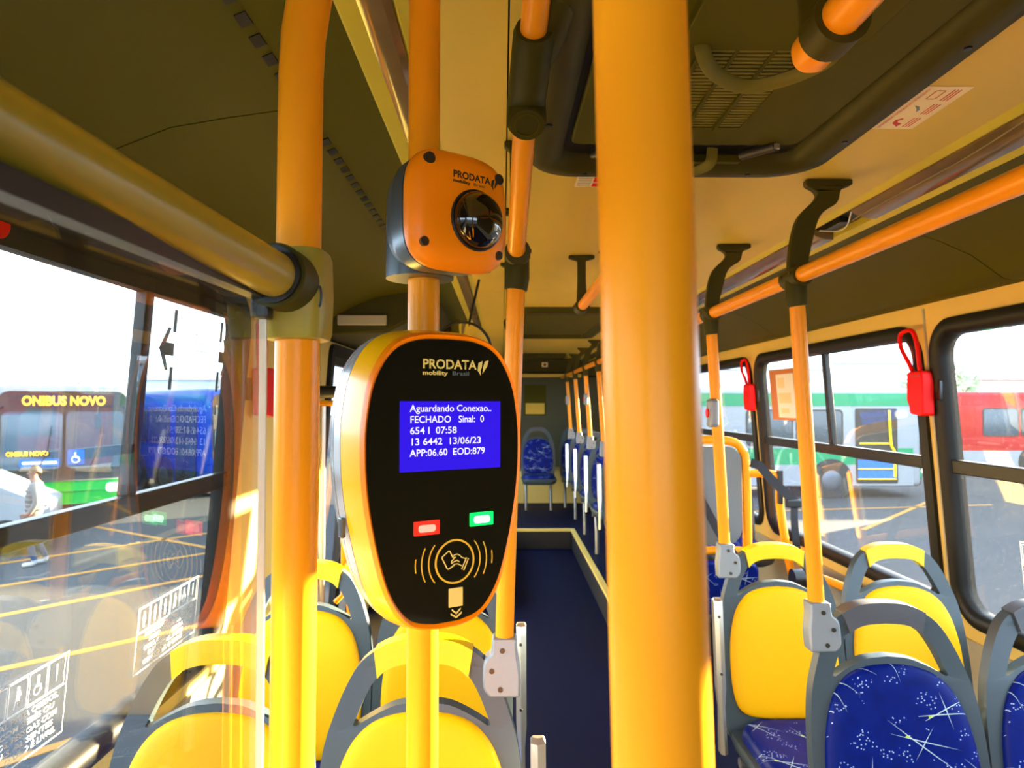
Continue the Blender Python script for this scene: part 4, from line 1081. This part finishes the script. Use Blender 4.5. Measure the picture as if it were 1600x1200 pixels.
M['b_lime'] = mat('bright_green_bumper', (0.0, 0.36, 0.03), 0.3, var=0.03, coat=0.1, spec=0.25)
M['b_teal'] = mat('teal_bus_paint', (0.004, 0.22, 0.09), 0.25, var=0.03, coat=0.1, spec=0.25)
M['b_blue'] = mat('blue_bus_paint', (0.001, 0.04, 0.36), 0.25, var=0.03, coat=0.1, spec=0.25)
M['b_red'] = mat('red_bus_paint', (0.34, 0.004, 0.004), 0.3, var=0.03, coat=0.1, spec=0.25)
M['b_dark'] = mat('dark_bus_front', (0.018, 0.015, 0.01), 0.3, var=0.1)
M['b_glass'] = mat('bus_window_tint', (0.03, 0.05, 0.065), 0.08, var=0.25, scale=1.2, coat=0.6)
M['b_screen'] = mat('bus_windscreen', (0.05, 0.09, 0.13), 0.08, var=0.3, scale=1.0, coat=0.6)
M['tyre'] = mat('tyre_rubber', (0.02, 0.02, 0.02), 0.8)
M['hub'] = mat('wheel_hub', (0.10, 0.11, 0.13), 0.4, metal=0.5)
M['amber'] = mat('amber_sign_letters', (0.9, 0.45, 0.02), 0.4, emit=(1.0, 0.42, 0.01), es=1.1)
M['sign_blue'] = mat('blue_sign', (0.01, 0.12, 0.55), 0.4)
M['lamp'] = mat('headlamp_glass', (0.85, 0.87, 0.9), 0.1, coat=0.5)
M['leaf'] = mat('hazy_tree_foliage', (0.20, 0.27, 0.16), 0.9, var=0.5, scale=3)
M['bld'] = mat('pale_building_wall', (0.72, 0.70, 0.66), 0.8, var=0.05)
M['bld2'] = mat('pale_blue_building_wall', (0.55, 0.63, 0.72), 0.8, var=0.05)
M['bld_red'] = mat('brick_red_building_wall', (0.62, 0.40, 0.32), 0.8, var=0.08)
M['bld_win'] = mat('building_window', (0.25, 0.30, 0.36), 0.2)
M['skin'] = mat('skin', (0.22, 0.11, 0.07), 0.5)
M['jacket'] = mat('pale_grey_jacket', (0.13, 0.13, 0.125), 0.7)
M['jeans'] = mat('blue_jeans', (0.012, 0.035, 0.10), 0.8)
M['shirt'] = mat('blue_shirt', (0.006, 0.02, 0.08), 0.7)
M['shoe'] = mat('white_shoe', (0.35, 0.35, 0.34), 0.6)
M['hair'] = mat('dark_brown_hair', (0.03, 0.018, 0.01), 0.7, var=0.3, scale=80)

gd = box('ground', (-120, -40, GZ - 0.1), (120, 160, GZ), 'asphalt'); struct(gd)
def road_line(label, a, b, w=0.12):
    A, B = Vector((*a, GZ)), Vector((*b, GZ))
    d = (B - A).normalized(); n = Vector((-d.y, d.x, 0)) * w / 2
    v = [A + n, A - n, B - n, B + n]
    v = [tuple(p) for p in v] + [(p.x, p.y, GZ + 0.006) for p in v]
    o = mesh('road_line', v, [(0, 1, 2, 3), (4, 7, 6, 5), (0, 4, 5, 1), (1, 5, 6, 2), (2, 6, 7, 3), (3, 7, 4, 0)], 'line')
    tag(o, label, 'road marking', 'yellow bay lines painted on the asphalt')
road_line('yellow bay line nearest the bus, in its shadow at lower left', (-6.2, 2.6), (-2.6, 6.7))
road_line('yellow bay line just beyond the bus shadow at left', (-7.5, 4.9), (-2.6, 9.75))
road_line('yellow bay line passing behind the small window decal', (-8.5, 6.6), (-3.6, 12.4))
road_line('yellow bay line beside the walking person, nearer side', (-9.5, 8.3), (-4.6, 13.6))
road_line('yellow bay line under the walking person', (-10.5, 9.6), (-5.6, 15.4))
road_line('yellow line crossing the left bays toward the blue bus', (-9.5, 16.0), (-4.4, 12.55))
road_line('yellow bay line on the right in front of the open bus door', (7.7, 15.0), (12.4, 20.0))
road_line('yellow bay line at far right below the red bus', (10.2, 11.3), (16.4, 17.6))
road_line('yellow bay line low in the near right window', (5.6, 6.6), (10.6, 11.6))
road_line('long yellow line under the green bus on the right', (4.0, 17.2), (13.0, 18.6))

# ---- buses: front faces local -y, origin on the ground under the middle of the front
def bus(name, label, loc, rz, up, low, band, length=10.5, sign=None, front='dark', door_open=False, wheels=True):
    t = thing(name, label, 'bus', (loc[0], loc[1], GZ), rz, group='buses parked outside')
    W, Ht = 1.25, 3.12
    def sec(y, s=1.0, zt=Ht, z0=0.32, inset=0.0):
        return [(p[0], y, p[1]) for p in rrect(-W + inset, W - inset, z0, zt, 0.16, 4)]
    loft('body', [sec(0.06, inset=0.10, zt=Ht - .10), sec(0.10, inset=.03, zt=Ht - .03), sec(0.28), sec(length - .2), sec(length, inset=0.06, zt=Ht - .08)], up, t, smooth=40)
    # coloured lower band and skirt wrapped round the sides
    for s in (-1, 1):
        box('side_band', (s * (W + .004) - .006, 0.3, 0.95), (s * (W + .004) + .006, length - .25, 1.42), band, t)
        box('side_skirt', (s * (W + .004) - .006, 0.3, 0.36), (s * (W + .004) + .006, length - .25, 0.95), low, t)
        box('roof_band', (s * (W + .004) - .006, 0.3, 2.62), (s * (W + .004) + .006, length - .25, 2.98), band if up == 'b_white' else up, t)
        y = 2.3 if s < 0 else 0.5
        while y < length - 1.6:
            w = 1.35
            if not (s < 0 and 5.2 < y + w / 2 < 6.6):
                f = plate('side_window', [rrect(y, y + w, 1.48, 2.52, 0.12, 4)], lambda u, v, ww, s=s: (s * (W + ww), u, v), 0.0, 0.016, 'b_dark', t)
                plate('pane', [rrect(y + .05, y + w - .05, 1.53, 2.47, 0.08, 4)], lambda u, v, ww, s=s: (s * (W + ww), u, v), 0.016, 0.022, 'b_glass', f)
            y += w + 0.08
    # front door on the kerb side
    d = plate('door_opening' if door_open else 'door', [rrect(0.75, 1.95, 0.42, 2.55, 0.05, 3)], lambda u, v, ww: (-(W + ww), u, v), 0.0, 0.02, 'b_dark', t)
    if door_open:
        for zz in (0.55, 0.85): box('step', (-W - .035, 0.80, zz), (-W - .02, 1.90, zz + .24), 'sign_blue', d)
        for zz in (0.82, 1.13, 0.53): box('step_edge', (-W - .04, 0.80, zz), (-W - .02, 1.90, zz + .03), 'cover_yellow', d)
        tube('handrail', smooth_pts([(-W - .05, 0.85, 0.6), (-W - .05, 0.86, 1.3), (-W - .05, 0.95, 1.55), (-W - .05, 1.0, 2.5)]), 0.035, 'cover_yellow', d, 10)
        tube('handrail', [(-W - .05, 1.0, 1.55), (-W - .05, 1.85, 1.55)], 0.025, 'cover_yellow', d, 10)
    else:
        for ya, yb in ((0.80, 1.32), (1.38, 1.90)):
            plate('pane', [rrect(ya, yb, 0.6, 2.45, 0.05, 3)], lambda u, v, ww: (-(W + ww), u, v), 0.02, 0.028, 'b_glass', d)
    # front: dark mask, two windscreen panes, bumper, lamps, sign
    fm = lambda u, v, w: (u, 0.10 - w - 0.04 * (1 - (u / W) ** 2), v)
    def fplate(nm, u0, u1, v0, v1, r, w0, w1, m, par):
        lp = [];  base = rrect(u0, u1, v0, v1, r, 4)
        for i in range(len(base)):
            a, b2 = Vector(base[i]), Vector(base[(i + 1) % len(base)])
            k = max(1, int((b2 - a).length / 0.25))
            for j in range(k): lp.append(tuple(a + (b2 - a) * j / k))
        return plate(nm, [lp], fm, w0, w1, m, par)
    fplate('front_mask', -W + .06, W - .06, 1.02, Ht - .16, 0.2, 0.0, 0.05, 'b_dark' if front == 'dark' else up, t)
    for u0, u1 in ((-W + .12, -0.03), (0.03, W - .12)):
        fplate('windscreen', u0, u1, 1.28, 2.52, 0.12, 0.05, 0.06, 'b_screen', t)
    fplate('bumper', -W + .10, W - .10, 0.50, 0.78, 0.1, 0.0, 0.10, band if band != 'b_white' else low, t)
    fplate('bumper_band', -W + .08, W - .08, 0.78, 1.0, 0.08, 0.0, 0.08, band if band != 'b_white' else low, t)
    fplate('bumper_lip', -W + .14, W - .14, 0.36, 0.5, 0.05, 0.0, 0.08, 'tyre', t)
    for s in (-1, 1):
        u = s * (W - .28)
        fplate('headlamp', u - .17, u + .17, 0.72, 0.93, 0.08, 0.075, 0.10, 'lamp', t)
        ma = tube('mirror_arm', [(s * (W - .15), 0.0, 2.62), (s * (W + .05), -0.28, 2.6), (s * (W + .05), -0.3, 2.35)], 0.03, 'tyre', t, 8)
        box('mirror_glass', (s * (W + .05) - .12, -0.34, 1.95), (s * (W + .05) + .12, -0.26, 2.38), 'tyre', ma, 0.03)
        if wheels:
            for yw in (2.65, length - 2.9):
                arch = plate('wheel_arch', [circle(yw, 0.52, 0.60, 24)], lambda u, v, ww, s=s: (s * (W - 0.1 + ww), u, v), 0.0, 0.118, 'tyre', t)
                wh = tube('wheel', [(s * (W - .12), yw, 0.5), (s * (W + .03), yw, 0.5)], 0.5, 'tyre', t, 28)
                tube('hub', [(s * (W + .03), yw, 0.5), (s * (W + .045), yw, 0.5), (s * (W + .06), yw, 0.5)], [0.29, 0.27, 0.12], 'hub', wh, 20)
    for uu in (-0.45, 0.5):
        tube('wiper', [fm(uu, 1.30, 0.07), fm(uu + .15, 1.7, 0.075), fm(uu + .22, 2.2, 0.075)], 0.012, 'tyre', t, 6)
    if sign:
        sg = fplate('destination_sign', -W + .25, W - .25, 2.60, 2.90, 0.05, 0.05, 0.062, 'tyre', t)
        text('sign_lettering', sign, 0.27, lambda u, v, w: fm(u, 2.66 + v, 0.066), 'amber', sg, align='CENTER', fit=1.55, bold=0.012)
        s2 = fplate('lower_sign', -W + .22, -0.25, 1.56, 1.68, 0.02, 0.06, 0.066, 'tyre', t)
        text('sign_lettering', sign, 0.13, lambda u, v, w: fm(-0.66 + u, 1.575 + v, 0.07), 'amber', s2, align='CENTER', fit=0.75, bold=0.008)
        s3 = fplate('route_board', -0.80, -0.08, 1.34, 1.50, 0.02, 0.06, 0.066, 'sign_blue', t)
        fplate('board_print', -0.75, -0.12, 1.39, 1.45, 0.02, 0.066, 0.07, 'print_white', s3)
        s4 = fplate('wheelchair_sign', 0.07, 0.38, 1.36, 1.68, 0.02, 0.06, 0.066, 'sign_blue', t)
        ring_frame('wheelchair_symbol', circle(0.22, 1.47, 0.07, 18), [(-.012, .066), (-.012, .070), (.012, .070), (.012, .066)], fm, 'print_white', s4)
        plate('wheelchair_symbol', [[(0.19, 1.62), (0.225, 1.62), (0.23, 1.54), (0.29, 1.52), (0.31, 1.44), (0.28, 1.43), (0.26, 1.49), (0.20, 1.51)]], fm, 0.066, 0.070, 'print_white', s4)
    return t
bus('city_bus', 'green and white city bus facing the left window, amber ONIBUS NOVO sign', (-9.55, 15.5), R(30), 'b_white', 'b_white', 'b_lime', length=8.2, sign='ONIBUS NOVO')
bus('city_bus', 'royal blue city bus behind the left window, angled to the right', (-7.4, 20.9), R(52), 'b_blue', 'b_blue', 'b_blue', length=7.2)
bus('city_bus', 'white and green city bus with open door outside the right windows', (12.0, 21.2), R(90), 'b_white', 'b_white', 'b_teal', length=11.5, door_open=True)
bus('city_bus', 'red city bus seen through the near right window', (28.5, 27.0), R(90), 'b_red', 'b_white', 'b_red', length=11.8)
bus('city_bus', 'unseen white city bus added outside the picture to the right, shading the asphalt', (17.7, 9.2), R(0), 'b_white', 'b_white', 'b_teal', length=12.3)  # out-of-view bus added to cast shade over the right-hand asphalt

# ---- far background
def building(label, x0, x1, y, h, m, group='hazy buildings on the horizon'):
    t = thing('building', label, 'building', (x0, y, GZ), group=group)
    w = x1 - x0
    box('walls', (0, 0, 0), (w, 8, h), m, t)
    box('parapet', (-.2, -.2, h), (w + .2, 8.2, h + .25), 'bld', t)
    n = max(2, int(w / 2.5))
    for k in range(n):
        for zz in range(1, int(h / 3) + 1):
            x = (k + .5) * w / n
            box('window', (x - .5, -.06, zz * 3 - 1.5), (x + .5, 0.0, zz * 3 - .2), 'bld_win', t)
building('long pale low building beyond the left buses', -62, -34, 62, 4.2, 'bld')
building('pale blue low building beyond the blue bus', -31, -19, 58, 4.6, 'bld2')
building('pale building beyond the green bus, right window', 14, 24, 52, 5.2, 'bld')
building('pale blue building beyond the green bus, right window', 25.5, 31, 54, 5.8, 'bld2')
building('brick coloured building beside the red bus', 34, 44, 50, 4.4, 'bld_red')
def tree(label, x, y, h, r, seed):
    rnd = random.Random(seed)
    t = thing('tree', label, 'tree', (x, y, GZ), group='trees on the horizon')
    tube('trunk', [(0, 0, 0), (0.1, 0, h * .35), (0, 0.1, h * .6)], [0.22, 0.17, 0.1], 'hair', t, 8)
    V, F = [], []
    for k in range(420):
        a = rnd.uniform(0, 6.283); zz = rnd.uniform(-1, 1); rr = rnd.uniform(.5, 1) * r
        c = Vector((math.cos(a) * math.sqrt(1 - zz * zz) * rr, math.sin(a) * math.sqrt(1 - zz * zz) * rr, h - r * .8 + zz * rr * .8))
        s = rnd.uniform(.16, .34)
        u = Vector((rnd.gauss(0, 1), rnd.gauss(0, 1), rnd.gauss(0, 1))).normalized(); v = u.orthogonal().normalized()
        b = len(V); V += [c + u * s, c + v * s * .6, c - u * s, c - v * s * .6 + u.cross(v) * s * .2]; F += [(b, b + 1, b + 2), (b, b + 2, b + 3)]
    o = mesh('foliage', V, F, 'leaf', t); o['kind'] = 'stuff'
tree('leafy tree beside the red bus beyond the right pillar', 25.0, 40, 5.2, 2.0, 3)
tree('leafy tree behind the left green bus', -27, 44, 4.0, 2.2, 4)
tree('smaller leafy tree between the blue bus and left green bus', -18.5, 46, 3.8, 1.8, 5)

# white car nose at the left edge
car = thing('parked_car', 'white car bonnet in front of the green bus at the left edge', 'car', (-10.35, 12.7, GZ), R(-62))
prof = [(-2.0, .35), (-2.05, .62), (-1.9, .80), (-0.9, .95), (-0.25, 1.38), (1.1, 1.42), (1.9, 1.0), (2.1, .9), (2.1, .35)]
loft('body', [[(x, a * p[0], p[1] if abs(x) < .7 else p[1] * b) for p in prof] for x, a, b in ((-.85, .97, .95), (-.7, 1, 1), (.7, 1, 1), (.85, .97, .95))], 'b_white', car, smooth=30, bevel=0.03)
plate('windscreen', [[(-.66, 0.0), (.66, 0.0), (.58, .72), (-.58, .72)]], frame_map((0, -0.93, 0.97), (1, 0, 0), (0, .83, .56)), 0.0, 0.015, 'b_screen', car)
for sx in (-1, 1):
    plate('headlamp', [rrect(.40 * sx - .2, .40 * sx + .2, .62, .76, .05, 3)], lambda u, v, w: (u, -2.03 - w, v), 0.0, 0.02, 'lamp', car)
    for yw in (-1.3, 1.35):
        wh = tube('wheel', [(sx * .72, yw, .32), (sx * .88, yw, .32)], 0.32, 'tyre', car, 20)
        tube('hub', [(sx * .88, yw, .32), (sx * .895, yw, .32)], [.2, .16], 'hub', wh, 14)

# ---- walking person, in profile facing left
def person(label, loc, rz, sc_=1.0):
    t = thing('person', label, 'person', loc, rz)
    J = {  # joints (x forward, y left, z up), radii
        'pelvis': ((0, 0, .93), (.15, .17)), 'waist': ((-.01, 0, 1.08), (.15, .175)), 'chest': ((0.0, 0, 1.30), (.165, .20)), 'neckb': ((-.01, 0, 1.45), (.10, .11)),
        'neck': ((.015, 0, 1.51), (.058, .058)), 'head': ((.035, 0, 1.60), (.082, .074)), 'crown': ((.02, 0, 1.68), (.085, .075)), 'top': ((.015, 0, 1.735), (.05, .045)),
        'hipL': ((0, .09, .88), (.11, .10)), 'kneeL': ((.07, .10, .49), (.072, .068)), 'ankL': ((-.02, .10, .11), (.052, .05)), 'heelL': ((-.03, .10, .05), (.05, .048)), 'toeL': ((.17, .11, .035), (.042, .045)),
        'hipR': ((0, -.09, .88), (.11, .10)), 'kneeR': ((.0, -.10, .49), (.072, .068)), 'ankR': ((-.17, -.10, .12), (.052, .05)), 'heelR': ((-.18, -.10, .055), (.05, .048)), 'toeR': ((.0, -.11, .035), (.042, .045)),
        'shL': ((-.01, .20, 1.41), (.085, .08)), 'elL': ((-.06, .25, 1.13), (.064, .062)), 'wrL': ((.06, .22, .93), (.046, .044)), 'haL': ((.12, .19, .90), (.045, .03)),
        'shR': ((-.01, -.20, 1.41), (.085, .08)), 'elR': ((-.10, -.25, 1.14), (.064, .062)), 'wrR': ((-.06, -.24, .92), (.046, .044)), 'haR': ((-.04, -.24, .84), (.045, .03)),
    }
    E = [('pelvis', 'waist'), ('waist', 'chest'), ('chest', 'neckb'), ('neckb', 'neck'), ('neck', 'head'), ('head', 'crown'), ('crown', 'top')]
    for s in 'LR':
        E += [('pelvis', 'hip' + s), ('hip' + s, 'knee' + s), ('knee' + s, 'ank' + s), ('ank' + s, 'heel' + s), ('heel' + s, 'toe' + s), ('chest', 'sh' + s), ('sh' + s, 'el' + s), ('el' + s, 'wr' + s), ('wr' + s, 'ha' + s)]
    keys = list(J); V = [J[k][0] for k in keys]; rad = {k: J[k][1] for k in keys}
    fing = []
    for s, y in (('L', .19), ('R', -.24)):
        h = Vector(J['ha' + s][0]); w = Vector(J['wr' + s][0]); d = (h - w).normalized(); side = d.cross(Vector((0, 1, 0))).normalized()
        for k in range(5):
            off = side * ((k - 2) * .02); ln = (.05, .075, .085, .08, .06)[k]
            a = h + off + d * .02; b2 = a + d * ln * .5; c2 = b2 + d * ln * .4 + Vector((0, -math.copysign(.02, y), 0))
            prev = 'ha' + s
            for q, (pp, r_) in enumerate(((a, .011), (b2, .010), (c2, .008))):
                kk = 'f%s%d%d' % (s, k, q); keys.append(kk); V.append(tuple(pp)); rad[kk] = (r_, r_); E.append((prev, kk)); prev = kk
    idx = {k: i for i, k in enumerate(keys)}
    me = bpy.data.meshes.new('person_body')
    me.from_pydata(V, [(idx[a], idx[b]) for a, b in E], [])
    ob = bpy.data.objects.new('person_body', me); COL.objects.link(ob)
    ob.modifiers.new('skin', 'SKIN').use_smooth_shade = True
    for i, k in enumerate(keys):
        sv = me.skin_vertices[0].data[i]; sv.radius = rad[k]; sv.use_root = (k == 'pelvis')
    ob.modifiers.new('sub', 'SUBSURF').levels = 1
    dg = bpy.context.evaluated_depsgraph_get()
    m2 = bpy.data.meshes.new_from_object(ob.evaluated_get(dg))
    COL.objects.unlink(ob); bpy.data.objects.remove(ob)
    m2.materials.clear()
    for k in ('skin', 'jacket', 'jeans', 'shirt', 'shoe'): m2.materials.append(M[k])
    for p in m2.polygons:
        c = p.center; p.use_smooth = True
        if c.z > 1.475: p.material_index = 0
        elif c.z > .90 and not (abs(c.y) > .12 and c.z < .95):
            p.material_index = 3 if (c.x > .10 and abs(c.y) < .07 and c.z < 1.45) else 1
        elif abs(c.y) > .155 and c.z > .7: p.material_index = 0
        elif c.z > .12: p.material_index = 2
        else: p.material_index = 4
    b = link(bpy.data.objects.new('body', m2), t)
    # hair cap, nose, ears, jacket hem and quilting
    rr = []
    for k in range(7):
        a = R(90 * k / 6)
        rr.append([(.005 + .098 * math.cos(a) * math.cos(2 * math.pi * j / 20) - .012, .090 * math.cos(a) * math.sin(2 * math.pi * j / 20), 1.635 + .125 * math.sin(a) + .03 * math.cos(2 * math.pi * j / 20) * math.cos(a)) for j in range(20)])
    loft('hair', rr, 'hair', t, smooth=180)
    loft('nose', [[(.112 + dx, y * s, 1.605 + z * s) for y, z in ((-.015, -.015), (.015, -.015), (0, .035))] for dx, s in ((-.02, 1), (.012, .5))], 'skin', t)
    box('mouth', (.098, -.022, 1.555), (.112, .022, 1.562), 'print_red', t)
    for sy in (-1, 1):
        loft('ear', [[(.0 + .02 * math.cos(a) , sy * (.078 + d), 1.615 + .034 * math.sin(a)) for a in [R(x) for x in range(0, 360, 45)]] for d in (0, .018)], 'skin', t)
        box('eye', (.098, sy * .03 - .012, 1.628), (.108, sy * .03 + .012, 1.640), 'hair', t)
    for zz in (1.0, 1.08, 1.16, 1.24, 1.32):
        tube('jacket_quilt_ring', [(-.01 + .168 * math.cos(R(a)), .186 * math.sin(R(a)), zz) for a in range(40, 321, 14)], 0.022, 'jacket', t, 8)
    t.scale = (sc_,) * 3
    return t
person('person in a pale quilted jacket and jeans walking left outside', (-7.80, 11.9, GZ), R(208), 0.95)

# thin yellow bollards out on the left bays
for x, y, lb in ((-5.9, 14.6, 'slim yellow bollard on the asphalt right of the walking person'), (-4.3, 15.6, 'slim yellow bollard on the asphalt in front of the blue bus')):
    t = thing('bollard', lb, 'bollard', (x, y, GZ), group='yellow bollards')
    tube('post', [(0, 0, 0.02), (0, 0, .85), (0, 0, .88)], [.045, .045, .03], 'line', t, 12)
    cyl('base', (0, 0, 0), (0, 0, .03), .09, 'line', t, 14)
